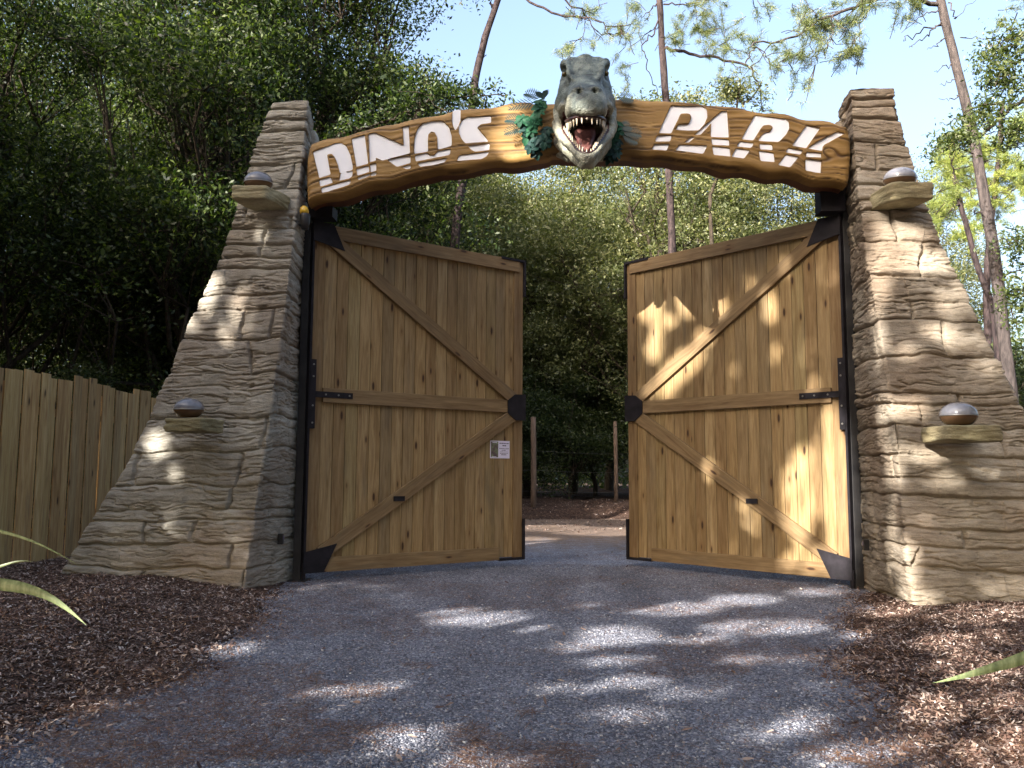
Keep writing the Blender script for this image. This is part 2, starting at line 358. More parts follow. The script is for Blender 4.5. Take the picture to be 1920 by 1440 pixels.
def not_pillar(x, y):
    s = (x-GM[0])*gv[0]+(y-GM[1])*gv[1]; d = (x-GM[0])*nv[0]+(y-GM[1])*nv[1]
    return ~((np.abs(s) > 3.1) & (np.abs(s) < 5.4) & (d > -.9) & (d < .5))
p = pts_in(120000, 3.3, 11, lambda x, y: in_bed(x, y) & not_pillar(x, y), 1.35)
z = zg(p[:, 0], p[:, 1]); L = .007+.013*rs.rand(len(p))**2
scatter('wood_chips', QUAD, [(0, 1, 2, 3)], np.column_stack([p, z+.004+.008*rs.rand(len(p))]), np.column_stack([L, L*(.7+.5*rs.rand(len(p))), L]), .45, M_CHIP, 'brown bark chips and leaf litter covering the beds')
NEED = [(-1, -.03, 0), (0, -.03, .05), (1, -.01, 0), (1, .01, 0), (0, .03, .05), (-1, .03, 0)]
p = pts_in(34000, 3.3, 13, lambda x, y: ((fbm(x*1.1, y*1.5, 61) > .50) & (x > xl(y)-.8) & (x < xr(y)+.8)) | (rs.rand(len(x)) < .10), 1.3)
z = zg(p[:, 0], p[:, 1]); L = .03+.03*rs.rand(len(p))
scatter('pine_needle_litter', NEED, [(0, 1, 4, 5), (1, 2, 3, 4)], np.column_stack([p, z+.006+.004*rs.rand(len(p))]), np.column_stack([L, L*.9, L]), .07, M_NEED, 'reddish fallen pine needles strewn in drifts over the gravel', .1)
LEAF = [(-1, 0, 0), (-.3, -.45, .12), (.8, -.25, .05), (1.1, 0, .1), (.8, .25, .05), (-.3, .45, .12)]
p = pts_in(1100, 3.3, 14, lambda x, y: not_pillar(x, y), 1.0); z = zg(p[:, 0], p[:, 1]); L = .012+.016*rs.rand(len(p))
scatter('dead_leaves', LEAF, [(0, 1, 2, 3), (0, 3, 4, 5)], np.column_stack([p, z+.014]), np.column_stack([L, L, L]), .25, M_CHIP, 'dry curled brown leaves scattered over drive and beds')
p = np.column_stack([(rs.rand(14000)-.5)*22, 17.5+rs.rand(14000)**.7*10]); z = np.maximum(bank_h(p[:, 0], p[:, 1]), zg(p[:, 0], p[:, 1])); L = .010+.018*rs.rand(len(p))
scatter('bank_litter', QUAD, [(0, 1, 2, 3)], np.column_stack([p, z+.01]), np.column_stack([L, L, L]), .5, M_CHIP, 'brown leaf litter on the forest bank beyond the gate')
print('ground', time.time()-T0)

# ------------------------------------------------------------------ stone pillars
def stone_height(a, z, seed, rowmin=.11, rowmax=.40):
    r = np.random.RandomState(seed)
    zw = z + (fbm(a*.9, z*.9, seed)-.47)*.16 + (vn(a*3.1, z*3.1, seed+5)-.5)*.035 + (vn(a*10, z*10, seed+6)-.5)*.016
    aw = a + (fbm(a*1.3, z*1.6, seed+9)-.47)*.40 + (vn(a*6, z*5, seed+8)-.5)*.05
    b = [-.6]
    while b[-1] < 6.5: b.append(b[-1]+r.uniform(rowmin, rowmax))
    b = np.array(b); k = np.clip(np.searchsorted(b, zw)-1, 0, len(b)-2)
    dz = np.minimum(zw-b[k], b[k+1]-zw)
    H = np.zeros_like(z); blk = np.zeros_like(z); da = np.full_like(z, 9.0)
    for i in range(len(b)-1):
        m = k == i
        if not m.any(): continue
        e = [-3.0]
        while e[-1] < 5: e.append(e[-1]+r.uniform(.25, 1.5))
        e = np.array(e); q = np.clip(np.searchsorted(e, aw[m])-1, 0, len(e)-2)
        sk = r.rand(len(e)) < .36
        d0 = np.where(sk[q], 9, aw[m]-e[q]); d1 = np.where(sk[q+1], 9, e[q+1]-aw[m]); da[m] = np.minimum(d0, d1)
        rr = r.rand(len(e)); blk[m] = rr[q]
    rowgap = .35+.65*(vn(a*1.1, k*7.3, seed+2) > .36)
    crack = np.maximum(np.exp(-(dz/.012)**2)*rowgap, np.exp(-(da/.018)**2))
    soft = np.maximum(np.exp(-(dz/.04)**2)*rowgap, np.exp(-(da/.055)**2))
    n1 = fbm(a*1.6, zw*10, seed+20, 4)-.44; n2 = fbm(a*3.2, zw*22, seed+30, 3)-.38; n3 = fbm(a*4.5, z*42, seed+33, 2)-.38
    c1 = np.exp(-(n1/.024)**2)*sstep((vn(a*1.7, z*6, seed+40)-.30)/.2); c2 = np.exp(-(n2/.050)**2)*sstep((vn(a*2.6, z*10, seed+41)-.22)/.25)
    H = (blk-.5)*.024 - crack*.042 - soft*.008 + n1*.018 - c1*.022 + n2*.014 - c2*.013 + n3*.012
    H += (fbm(a*1.0, z*1.0, seed+50)-.47)*.07 + (fbm(a*20, z*24, seed+60, 3)-.42)*.012
    return H
def pillar(sg, zi, si, di, zo, so_, seed, mat, label, ztop):
    NZ = 800
    zs = np.linspace(-.25, ztop, NZ)
    fi = np.interp(zs, zi, si); fd = np.interp(zs, zi, di); fo = np.interp(zs, zo, so_)
    nA, nB, nC, nD = 90, 250 if sg > 0 else 330, 50, 10
    nd = lambda a, b, n, e=False: a[:, None]+(b-a)[:, None]*np.linspace(0, 1, n, endpoint=e)[None]
    back = np.full(NZ, .34)
    S = np.concatenate([nd(np.full(NZ, 3.18), fi, nA), nd(fi, fo, nB), nd(fo, fo-.04, nC), nd(fo-.04, np.full(NZ, 3.18), nD)], 1)
    D = np.concatenate([nd(back, fd, nA), nd(fd, fd+.03, nB), nd(fd+.03, back, nC), nd(back, back, nD)], 1)
    n = S.shape[1]
    seg = np.sqrt((S-np.roll(S, 1, 1))**2+(D-np.roll(D, 1, 1))**2); A = np.cumsum(seg, 1); A -= A[:, nA:nA+1]
    K = 9                                                              # round the vertical corners
    for c in (nA, nA+nB):
        for it in range(26):
            for Q in (S, D):
                Q[:, c-K:c+K] = .25*Q[:, c-K-1:c+K-1]+.5*Q[:, c-K:c+K]+.25*Q[:, c-K+1:c+K+1]
    P = np.stack([S*sg, D, np.repeat(zs[:, None], n, 1)], -1)
    Tu = np.roll(P, -1, 1)-np.roll(P, 1, 1); Tz = np.gradient(P, axis=0)
    N = np.cross(Tu, Tz); N /= np.linalg.norm(N, axis=-1, keepdims=True)
    cen = P.mean(1, keepdims=True)
    if ((P-cen)*N)[..., :2].sum() < 0: N = -N
    H = stone_height(A, P[..., 2]-A*0.0, seed)
    # the base of the ochre pillar flares, edges get worn
    N2 = N.copy(); N2[..., 2] *= .3
    P = P+N2*H[..., None]
    P[-1, :, 2] += (vn(A[-1]*4, A[-1]*0, seed)-.5)*.03
    V = P.reshape(-1, 3); i = np.arange(NZ-1)[:, None]*n; j = np.arange(n)[None]; j2 = (j+1) % n
    F = np.stack([i+j, i+j2, i+n+j2, i+n+j], -1).reshape(-1, 4)
    top = P[-1]; cc = top.mean(0); r2 = top+(cc-top)*.25+np.array([0, 0, .012]); o = len(V)
    V = np.concatenate([V, r2, [cc+np.array([0, 0, .02])]]); jj = np.arange(n); k2 = (jj+1) % n
    F = np.concatenate([F, np.stack([(NZ-1)*n+jj, (NZ-1)*n+k2, o+k2, o+jj], -1), np.stack([o+jj, o+k2, np.full(n, o+n), np.full(n, o+n)], -1)[:0]])
    me = mesh_np('pillar_body', V, F, True)
    base = g2w(sg*4.1, -.3, 0)
    root = thing('stone_pillar', label, 'gate pillar', tuple(base), GA, 'stone pillars of the gateway')
    me.transform(Matrix.Translation((-sg*4.1, .3, 0)))
    part('pillar_body', me, mat, root)
    mb = MB(); mb.add([tuple(p-np.array([sg*4.1, -.3, 0])) for p in r2], [tuple(range(n))]); part('top_cap', mb.mesh('top_cap'), mat, root)
    return root
def block(name, c, size, mat, root, off, seed, skew=0.0, taper=.0, res=.014, amp=.012):
    # a rough squared stone, displaced
    bm = bmesh.new(); bmesh.ops.create_cube(bm, size=1)
    bmesh.ops.subdivide_edges(bm, edges=bm.edges[:], cuts=22, use_grid_fill=True)
    V = np.array([v.co[:] for v in bm.verts]); V0 = V.copy()
    r = np.linalg.norm(V*2, ord=10, axis=1); V = V/np.maximum(r, 1e-6)[:, None]*np.max(np.abs(V*2), axis=1)[:, None]
    V = V*np.array(size); V[:, 0] += skew*(V0[:, 1]); V[:, 0] *= 1+taper*V0[:, 1]
    q = V+seed*3.3
    dsp = (fbm(q[:, 0]*5+q[:, 1]*5, q[:, 2]*22, seed, 3)-.47)*amp*4+(fbm(q[:, 0]*14+q[:, 1]*9, q[:, 2]*50, seed+3, 2)-.37)*amp*1.2
    nn_ = V/(np.linalg.norm(V/np.array(size), axis=1)[:, None]+1e-6)/np.array(size); nn_ /= np.linalg.norm(nn_, axis=1)[:, None]+1e-6
    V = V+nn_*dsp[:, None]+np.array(c)-np.array(off)
    for v, q in zip(bm.verts, V): v.co = q
    me = bpy.data.meshes.new(name); bm.to_mesh(me); bm.free(); me.polygons.foreach_set('use_smooth', np.ones(len(me.polygons), bool))
    return part(name, me, mat, root)
ZI = [-.25, 0, .8, 1.5, 2.3, 3.1, 3.8, 4.6, 5.6]
PL = pillar(-1, ZI, [3.35, 3.34, 3.29, 3.24, 3.19, 3.14, 3.12, 3.10, 3.08], [-1.03, -1.0, -.89, -.79, -.69, -.59, -.5, -.39, -.25],
            [-.25, .18, .67, 1.25, 2.03, 2.89, 3.7, 4.54, 5.08, 5.6], [5.5, 5.37, 5.1, 4.78, 4.51, 4.22, 3.96, 3.77, 3.66, 3.51], 11, M_STONE_L,
            'grey-tan carved stone pillar with broad sloping base beside the plank fence', 5.55)
PR = pillar(1, ZI, [3.07, 3.07, 3.06, 3.11, 3.11, 3.07, 3.06, 3.07, 3.13], [-1.55, -1.5, -1.35, -1.16, -.99, -.82, -.65, -.47, -.25],
            [-.25, .5, 1.0, 1.92, 2.3, 2.57, 3.15, 3.69, 4.09, 4.64, 5.11, 5.55], [5.1, 4.9, 4.72, 4.40, 4.27, 4.17, 4.03, 3.88, 3.79, 3.72, 3.67, 3.62], 23, M_STONE_R,
            'ochre carved stone pillar sunlit along its inner edge beside the leaning pine', 5.56)
oL = (-4.1, -.3, 0); oR = (4.1, -.3, 0)
block('ledge', (-3.44, -.68, 4.245), (.40, .46, .17), M_LEDGE, PL, oL, 2, skew=.12)
block('ledge', (-3.90, -1.06, 1.70), (.40, .42, .145), M_LEDGE, PL, oL, 4, skew=.08)
block('ledge', (3.44, -.70, 4.15), (.44, .46, .20), M_LEDGE, PR, oR, 6, skew=-.10)
block('ledge', (3.61, -1.42, 1.62), (.50, .46, .15), M_LEDGE, PR, oR, 8, skew=-.06)
block('rear_slab', (-3.19, .22, 3.9), (.20, .20, 2.95), M_STONE_L, PL, oL, 10, amp=.006)
block('rear_slab', (3.18, .26, 3.9), (.20, .20, 2.95), M_STONE_R, PR, oR, 12, amp=.006)
print('pillars', time.time()-T0)

# dome lamps
t = NT('lamp_shell_amber'); M_AMB = t.fin((.10, .055, .028), .25, .5)
t = NT('lamp_cover_clear')
t.fin(t.ramp(t.noise(t.coord(), 14, 3), [(.3, (.22, .22, .25)), (.7, (.36, .36, .40))]), .14, .6)
t.b.inputs['Transmission Weight'].default_value = .45; t.b.inputs['Alpha'].default_value = .95; M_CLR = t.m
def lamp(s, d, z, r, hgt, tilt, label):
    root = thing('dome_lamp', label, 'lamp', tuple(g2w(s, d, z)), GA, 'dome lamps on the pillar ledges')
    def sph(z0, z1, k=14, n=36, sc_=1.0):
        mb = MB(); V = []; F = []
        for i in range(k+1):
            zz = z0+(z1-z0)*i/k; rr = r*math.sqrt(max(0, 1-zz*zz))*sc_
            for j in range(n): V.append((rr*math.cos(j*2*PI/n), rr*math.sin(j*2*PI/n), (zz*.5+.42)*hgt))
        for i in range(k):
            for j in range(n): F.append((i*n+j, i*n+(j+1)%n, (i+1)*n+(j+1)%n, (i+1)*n+j))
        F.append(tuple(range(n))[::-1]); F.append(tuple(k*n+j for j in range(n))); mb.add(V, F); return mb
    part('lamp_base', sph(-.84, -.06).mesh('lamp_base', True), M_AMB, root)
    part('lamp_dome', sph(-.06, .999, 18).mesh('lamp_dome', True), M_CLR, root)
    mb = MB(); mb.tube([(0, 0, (-.06*.5+.42)*hgt-.006), (0, 0, (-.06*.5+.42)*hgt+.004)], [r*1.012]*2, 36); part('rim', mb.mesh('rim', True), M_BOLT, root)
    root.rotation_euler = (tilt, 0, GA)
    return root
lamp(-3.48, -.66, 4.335, .155, .23, .10, 'smoky dome lamp on the high ledge of the grey-tan pillar')
lamp(-3.94, -1.13, 1.785, .150, .215, .05, 'smoky dome lamp on the low ledge of the grey-tan pillar')
lamp(3.46, -.66, 4.262, .165, .235, .10, 'smoky dome lamp on the high ledge of the ochre pillar')
lamp(3.60, -1.42, 1.70, .165, .24, .0, 'smoky dome lamp with bright glint on the low ledge of the ochre pillar')

# ------------------------------------------------------------------ gate leaves, posts
def leaf(root_xy, ang, right):
    sgn = -1 if right else 1
    lab = ('open plank gate leaf dappled with sunlight, hung at the ochre pillar' if right else
           'open plank gate leaf in shade with a white notice, hung at the grey-tan pillar')
    # local x runs from the hinge to the free edge, local -y is the face seen by the viewer
    e = np.array([sgn*math.sin(ang), math.cos(ang), 0]); rz = math.atan2(e[1], e[0])
    root = thing('gate_leaf', lab, 'gate', (root_xy[0], root_xy[1], 0), rz, 'plank gate leaves')
    fy = -1 if not right else 1           # which side of local y faces the viewer
    def box(mb, x0, x1, z0, z1, p0, p1): mb.box((x0, min(fy*p0, fy*p1), z0), (x1, max(fy*p0, fy*p1), z1))
    def prism(mb, poly, p0, p1): mb.prism(poly, fy*p0, fy*p1)
    Zb, Zt, W = .10, 4.17, 3.1
    r = random.Random(5+right)
    mb = MB(); n = 18; x0, x1 = .17, 2.95; pw = (x1-x0)/n
    for i in range(n):
        g = .003; a = x0+i*pw+g; b = x0+(i+1)*pw-g; off = r.uniform(-.002, .003)
        xm = (a+b)/2
        prism(mb, [(a, .12), (b, .12), (b, 4.12), (a, 4.12)], -.055+off, -.030+off)
    part('plank_panel', mb.mesh('plank_panel'), M_PLANK, root, bevel=.004)
    for (a, b) in ((0.02, .172), (2.935, 3.085)):
        mb = MB(); box(mb, a, b, Zb+.01, Zt-.01, -.05, -.012 if a > 1 else -.028); part('stile', mb.mesh('stile'), M_BATTEN_Z, root, bevel=.004)
    mb = MB(); box(mb, .20, 3.02, Zt-.165, Zt, -.026, .012); part('rail', mb.mesh('rail'), M_BATTEN, root, bevel=.004)
    mb = MB(); box(mb, .20, 2.70, Zb-.01, Zb+.155, -.026, .012); part('rail', mb.mesh('rail'), M_BATTEN, root, bevel=.004)
    mb = MB(); box(mb, .172, 2.93, 2.045, 2.215, -.026, .012); part('rail', mb.mesh('rail'), M_BATTEN, root, bevel=.004)
    for (ax, az, bx, bz) in ((.20, 4.02, 2.93, 2.235), (.20, .30, 2.93, 2.025)):
        dx, dz = bx-ax, bz-az; L = math.hypot(dx, dz); px_, pz_ = -dz/L*.082, dx/L*.082
        me = MB(); me.box((0, min(-fy*.025, fy*.020), -.082), (L, max(-fy*.025, fy*.020), .082)); m_ = me.mesh('brace')
        o = part('brace', m_, M_BATTEN, root, bevel=.004, loc=(ax, 0, az)); o.rotation_euler = (0, -math.atan2(dz, dx), 0)
    pl = lambda poly: (lambda mb: (prism(mb, poly, .021, .030), mb.mesh('corner_plate'))[1])(MB())
    part('corner_plate', pl([(-.01, 4.18), (.245, 4.18), (.392, 3.88), (-.01, 3.955)]), M_STEEL, root)
    part('corner_plate', pl([(-.012, .09), (.232, .09), (.390, .41), (-.012, .325)]), M_STEEL, root)
    part('hub_plate', pl([(3.11, 2.305), (2.93, 2.295), (2.812, 2.21), (2.812, 2.04), (2.94, 1.945), (3.11, 1.945)]), M_STEEL, root)
    for z0, z1 in ((Zt-.02, Zt+.012), (Zb-.02, Zb+.012)):
        up = z0 > 2; mb = MB()
        box(mb, 2.70, 3.11, z0, z1, -.06, .024); box(mb, 3.086, 3.112, (Zt-.50 if up else z1), (z0 if up else Zb+.52), -.06, .024)
        part('corner_bracket', mb.mesh('corner_bracket'), M_STEEL, root)
    mb = MB(); box(mb, .078, .545, 2.10, 2.17, .014, .022); box(mb, .008, .076, 1.735, 2.54, -.027, .022)
    sh = part('strap_hinge', mb.mesh('strap_hinge'), M_STEEL, root)
    for (bx, bz) in ((.042, 1.80), (.042, 2.0), (.042, 2.34), (.042, 2.48), (.2, 2.135), (.36, 2.135), (.5, 2.135)):
        mb = MB(); mb.tube([(bx, fy*.021, bz), (bx, fy*.031, bz)], [.011]*2, 8); part('bolt', mb.mesh('bolt'), M_BOLT, sh)
    mb = MB(); box(mb, 1.115, 1.265, .885, .945, .0215, .034); part('latch_plate', mb.mesh('latch_plate'), M_STEEL, root)
    # steel edge on the hinge side and hinge pin
    mb = MB(); box(mb, -.008, .018, Zb, Zt, -.058, .016); mb.tube([(0, 0, .0), (0, 0, .2)], [.022]*2, 12); mb.tube([(0, 0, 4.1), (0, 0, 4.30)], [.018]*2, 12)
    part('hinge_bar', mb.mesh('hinge_bar'), M_STEEL, root)
    return root, fy
AL, AR = .9474, .7614
LL, _ = leaf((HL[0], HL[1]), AL, False); LR, _ = leaf((HR[0], HR[1]), AR, True)
for sg in (-1, 1):
    lab = 'black steel gate post against the grey-tan pillar' if sg < 0 else 'black steel gate post against the ochre pillar'
    root = thing('gate_post', lab, 'post', tuple(g2w(sg*3.13, .07, 0)), GA, 'steel gate posts')
    mb = MB(); mb.box((-.045, -.05, -.1), (.045, .05, 4.9)); part('post', mb.mesh('post'), M_POST, root, bevel=.006)
    mb = MB()
    if sg < 0: mb.box((.046, -.16, 4.21), (.33, .06, 4.34))
    else: mb.box((-.32, -.16, 4.20), (-.046, .06, 4.60))
    part('hinge_bracket', mb.mesh('hinge_bracket'), M_STEEL, root, bevel=.004)
    mb = MB(); mb.box((-.09, -.10, -.02), (.12 if sg < 0 else .06, .16, .012)); part('base_plate', mb.mesh('base_plate'), M_POST, root)
    # slim guide bar next to the post
    mb = MB(); mb.box((.055*-sg-.012, .06, 0), (.055*-sg+.012, .085, 4.2)); part('guide_bar', mb.mesh('guide_bar'), M_BATTEN_Z if sg < 0 else M_POST, root)
# notice
t = NT('notice_paper'); M_PAPER = t.fin((.74, .70, .84), .5, .4)
t = NT('notice_ink'); M_INK = t.fin((.12, .10, .16), .6)
t = NT('notice_picture'); nz = t.noise(t.coord(), 16, 4, .6, .5)
M_PIC = t.fin(t.ramp(nz, [(.3, (.05, .03, .06)), (.45, (.12, .09, .08)), (.6, (.16, .20, .11)), (.75, (.42, .45, .30))]), .5, .4)
eL = np.array([math.sin(AL), math.cos(AL), 0]); fL = np.array([eL[1], -eL[0], 0])
pos = HL+eL*2.72+fL*-.024+np.array([0, 0, 1.545])
nt_ = thing('paper_notice', 'small laminated notice with dark picture and lilac text panel pinned to the shaded gate planks', 'notice', tuple(pos), math.atan2(eL[1], eL[0]))
mb = MB(); mb.box((-.158, -.003, -.117), (.158, .001, .117)); part('sheet', mb.mesh('sheet'), M_PAPER, nt_)
mb = MB(); mb.box((-.148, -.0045, -.105), (-.030, -.0032, .105)); part('picture', mb.mesh('picture'), M_PIC, nt_)
mb = MB(); mb.box((-.125, -.0055, .088), (-.050, -.0047, .098)); part('caption', mb.mesh('caption'), M_PAPER, nt_)
mb = MB(); mb.box((-.135, -.0055, -.100), (-.060, -.0047, -.093)); part('caption', mb.mesh('caption'), M_PAPER, nt_)
# the small print cannot be made out in the photo: each line is a row of short strokes, word by word
rr_ = random.Random(2)
for z0, h_, a_, b_ in ((.078, .013, -.010, .148), (.046, .015, .040, .100), (.008, .011, -.010, .143), (-.013, .010, .030, .095), (-.033, .006, .002, .125), (-.054, .008, 0, .132), (-.074, .012, .020, .112)):
    mb = MB(); x_ = a_
    while x_ < b_-.006:
        wl = rr_.uniform(.012, .034); xe = min(x_+wl, b_)
        xx = x_
        while xx < xe:
            lw = rr_.uniform(.003, .0052); mb.box((xx, -.0048, z0), (min(xx+lw, xe), -.0033, z0+h_*rr_.choice((.7, .8, 1)))); xx += lw+.0011
        x_ = xe+.005
    part('text_line', mb.mesh('text_line'), M_INK, nt_)
# beacon and sensors
t = NT('amber_plastic'); M_YEL = t.fin((.62, .38, .03), .3, .5)
bc = thing('beacon_lamp', 'black and yellow warning beacon beneath the left end of the carved sign', 'warning light', tuple(g2w(-3.02, -.42, 4.02)), GA)
mb = MB(); mb.tube([(0, 0, -.06), (0, 0, .02), (0, 0, .10), (0, 0, .12)], [.035, .058, .060, .052], 20); part('body', mb.mesh('body', True), M_POST, bc)
mb = MB(); mb.tube([(-.01, 0, .115), (-.01, 0, .16), (-.015, 0, .195), (-.02, 0, .215)], [.050, .050, .038, .012], 20); part('lens', mb.mesh('lens', True), M_YEL, bc)
mb = MB(); mb.box((-.08, -.01, .0), (-.03, .25, .04)); part('bracket', mb.mesh('bracket'), M_POST, bc)
for s_, lab in ((-3.215, 'small black photocell on the inner face of the grey-tan pillar'), (3.10, 'small black photocell on the inner face of the ochre pillar')):
    o = thing('photocell', lab, 'sensor', tuple(g2w(s_, -.30 if s_ < 0 else -.28, .44)), GA, 'gate photocells')
    mb = MB(); mb.box((-.03, -.022, 0), (.03, .022, .115)); part('housing', mb.mesh('housing'), M_POST, o, bevel=.006)
    mb = MB(); q = 1 if s_ < 0 else -1; mb.box((q*.031 if q > 0 else -.034, -.014, .05), (.034 if q > 0 else -.031, .014, .09)); part('lens', mb.mesh('lens'), M_INK, o)
print('gate', time.time()-T0)
# ------------------------------------------------------------------ carved sign
Z2 = lambda p: (540+.2708*p[0], 160+.2708*p[1]); Z1 = lambda p: (900+p[0]/4.8, 60+p[1]/4.8); Z3 = lambda p: (1140+.2708*p[0], 140+.2708*p[1])
SD = -.40
top = [Z2(p) for p in [(122,410),(200,375),(270,353),(380,345),(480,310),(560,290),(640,265),(740,255),(820,230),(950,205),(1050,195),(1130,165),(1200,150),(1320,148),(1450,135),(1510,115),(1560,102),(1680,100)]] + \
      [Z1(p) for p in [(480,630),(700,625),(900,610),(1120,600),(1300,580),(1380,575),(1450,595),(1560,600),(1700,605)]] + \
      [Z3(p) for p in [(580,180),(680,200),(860,205),(960,225),(1050,250),(1200,250),(1270,265),(1350,300),(1500,300),(1560,310),(1610,340),(1690,352)]]
bot = [Z2(p) for p in [(118,835),(160,805),(200,790),(280,775),(350,770),(450,740),(560,695),(700,690),(800,650),(880,625),(950,610),(1050,585),(1150,590),(1250,575),(1350,545),(1450,530),(1540,540),(1640,530),(1720,510),(1800,500)]] + \
      [Z1(p) for p in [(650,1095),(800,1110),(1150,1110),(1250,1105),(1350,1110),(1420,1120),(1520,1130),(1600,1115),(1700,1125)]] + \
      [Z3(p) for p in [(480,590),(560,600),(680,600),(740,620),(830,650),(900,640),(1000,650),(1100,690),(1200,690),(1250,680),(1330,700),(1400,735),(1450,745),(1600,745),(1690,780)]]
def chaikin(P, it=1, q=.25):
    P = [np.array(p) for p in P]
    for _ in range(it):
        n = len(P); o = []
        for i in range(n):
            a, b = P[i], P[(i+1) % n]; L = np.linalg.norm(b-a); t_ = min(q, .010/(L+1e-9)) if it == 1 else q
            o += [a+(b-a)*t_, b-(b-a)*t_]
        P = o
    return P
def resample(P, step):
    o = []
    for i in range(len(P)):
        a, b = np.array(P[i]), np.array(P[(i+1) % len(P)]); k = max(1, int(np.linalg.norm(b-a)/step))
        for j in range(k): o.append(a+(b-a)*j/k)
    return o
T_ = [gl(x, y, SD) for x, y in top]; B_ = [gl(x, y, SD) for x, y in bot]
outline = resample(chaikin(T_+B_[::-1], 2, .25), .03)
LET = {
 'D': (Z2, [[(175,460),(330,402),(368,400),(402,425),(430,490),(445,560),(445,582),(362,603),(345,540),(325,492),(300,466),(265,476),(290,612),(218,637)], [(218,657),(290,636),(306,670),(224,695)], [(366,607),(444,592),(441,624),(425,641),(358,655)], [(230,713),(430,657),(424,682),(385,698),(238,740)]]),
 'I': (Z2, [[(443,370),(528,345),(552,540),(475,560)], [(475,580),(555,559),(561,597),(483,622)], [(483,640),(562,614),(560,626),(490,651)]]),
 'N': (Z2, [[(560,340),(600,330),(803,418),(797,290),(832,284),(842,468),(655,517),(605,495),(604,520),(568,530)], [(570,549),(607,542),(608,590),(573,597)], [(690,515),(845,490),(845,535),(755,560)], [(575,611),(608,602),(608,618),(577,626)], [(790,566),(846,551),(845,573),(820,577)]]),
 'O': (Z2, [[(875,450),(878,370),(900,300),(935,265),(1000,250),(1068,248),(1108,285),(1130,350),(1130,415),(1040,437),(1035,350),(1016,318),(985,316),(966,345),(965,455),(877,467)], [(880,487),(962,469),(972,484),(1013,488),(1037,458),(1123,443),(1116,477),(888,523)], [(901,540),(1100,505),(1080,530),(1000,550),(915,560)]]),
 'apostrophe': (Z2, [[(1140,190),(1152,171),(1190,168),(1191,230),(1176,282),(1160,306),(1147,285),(1138,240)]]),
 'S': (Z2, [[(1402,216),(1402,255),(1335,264),(1303,288),(1330,322),(1360,355),(1382,386),(1230,397),(1205,370),(1186,325),(1185,285),(1205,245),(1240,222)], [(1250,420),(1391,405),(1390,443),(1295,455),(1270,442)], [(1186,487),(1387,461),(1372,486),(1340,504),(1172,519)]]),
 'P': (Z3, [[(438,218),(650,220),(682,238),(685,290),(665,340),(625,383),(478,378),(490,348),(560,345),(580,305),(575,275),(550,265),(500,268),(485,300),(435,402),(355,402)], [(343,423),(437,423),(428,458),(330,460)], [(322,485),(420,482),(403,520),(310,516)]]),
 'A': (Z3, [[(605,412),(660,366),(788,256),(822,254),(834,431),(716,426),(716,330),(640,411)], [(532,467),(576,432),(600,432),(560,465)], [(720,443),(835,452),(838,487),(725,480)], [(470,520),(500,487),(683,492),(658,543)], [(725,498),(840,510),(846,563),(735,551)]]),
 'R': (Z3, [[(1020,285),(1225,308),(1250,325),(1253,370),(1230,412),(1180,462),(1045,455),(1060,430),(1090,402),(1125,400),(1145,370),(1145,352),(1120,341),(1075,345),(1055,370),(1005,450),(930,442)], [(915,464),(1005,475),(990,502),(898,493)], [(1055,480),(1135,487),(1138,515),(1058,510)], [(890,512),(978,525),(940,577),(860,565)], [(1050,530),(1145,545),(1152,600),(1060,592)]]),
 'K': (Z3, [[(1375,355),(1465,370),(1370,505),(1280,490)], [(1588,397),(1640,406),(1487,487),(1480,526),(1388,508),(1455,465)], [(1250,510),(1345,525),(1332,549),(1235,535)], [(1378,537),(1475,545),(1475,572),(1375,565)], [(1235,556),(1315,570),(1260,637),(1183,622)], [(1372,587),(1475,597),(1470,678),(1370,660)]]),
}
def grow(P, d):
    A = np.array(P); n_ = len(A); ar = np.sum(A[:, 0]*np.roll(A[:, 1], -1)-np.roll(A[:, 0], -1)*A[:, 1]); T = np.roll(A, -1, 0)-A; T /= np.linalg.norm(T, axis=1)[:, None]+1e-9
    N = np.column_stack([T[:, 1], -T[:, 0]])*(1 if ar > 0 else -1); N2 = N+np.roll(N, 1, 0); q = np.maximum((N2**2).sum(1)/2, .6); return [tuple(a) for a in A+N2/q[:, None]*d]
letters = {k: [resample(chaikin(grow([gl(*zf(p), SD) for p in poly], .006), 1), .05) for poly in polys] for k, (zf, polys) in LET.items()}
def seg_dist(P, poly):
    A = np.array(poly); Bq = np.roll(A, -1, 0); D = np.full(len(P), 9.0)
    for a, b in zip(A, Bq):
        ab = b-a; t_ = np.clip(((P-a)@ab)/(ab@ab+1e-12), 0, 1); D = np.minimum(D, np.linalg.norm(P-(a+t_[:, None]*ab), axis=1))
    return D
def inside(P, poly):
    A = np.array(poly); r = np.zeros(len(P), bool); j = len(A)-1
    for i in range(len(A)):
        c = ((A[i, 1] > P[:, 1]) != (A[j, 1] > P[:, 1])) & (P[:, 0] < (A[j, 0]-A[i, 0])*(P[:, 1]-A[i, 1])/(A[j, 1]-A[i, 1]+1e-12)+A[i, 0]); r ^= c; j = i
    return r
allp = [p for k in letters for p in letters[k]]
O_ = np.array(outline); st = .0135
gx, gz = np.meshgrid(np.arange(O_[:, 0].min(), O_[:, 0].max(), st), np.arange(O_[:, 1].min(), O_[:, 1].max(), st)); G = np.column_stack([gx.ravel(), gz.ravel()])
G = G[inside(G, outline)]; G = G[seg_dist(G, outline) > .007]
ok = np.ones(len(G), bool)
for p in allp:
    a = np.array(p); mnp, mxp = a.min(0)-.02, a.max(0)+.02; m = ((G > mnp) & (G < mxp)).all(1); ix = np.where(m)[0]
    if len(ix): bad = inside(G[ix], p) | (seg_dist(G[ix], p) < .006); ok[ix[bad]] = False
G = G[ok]
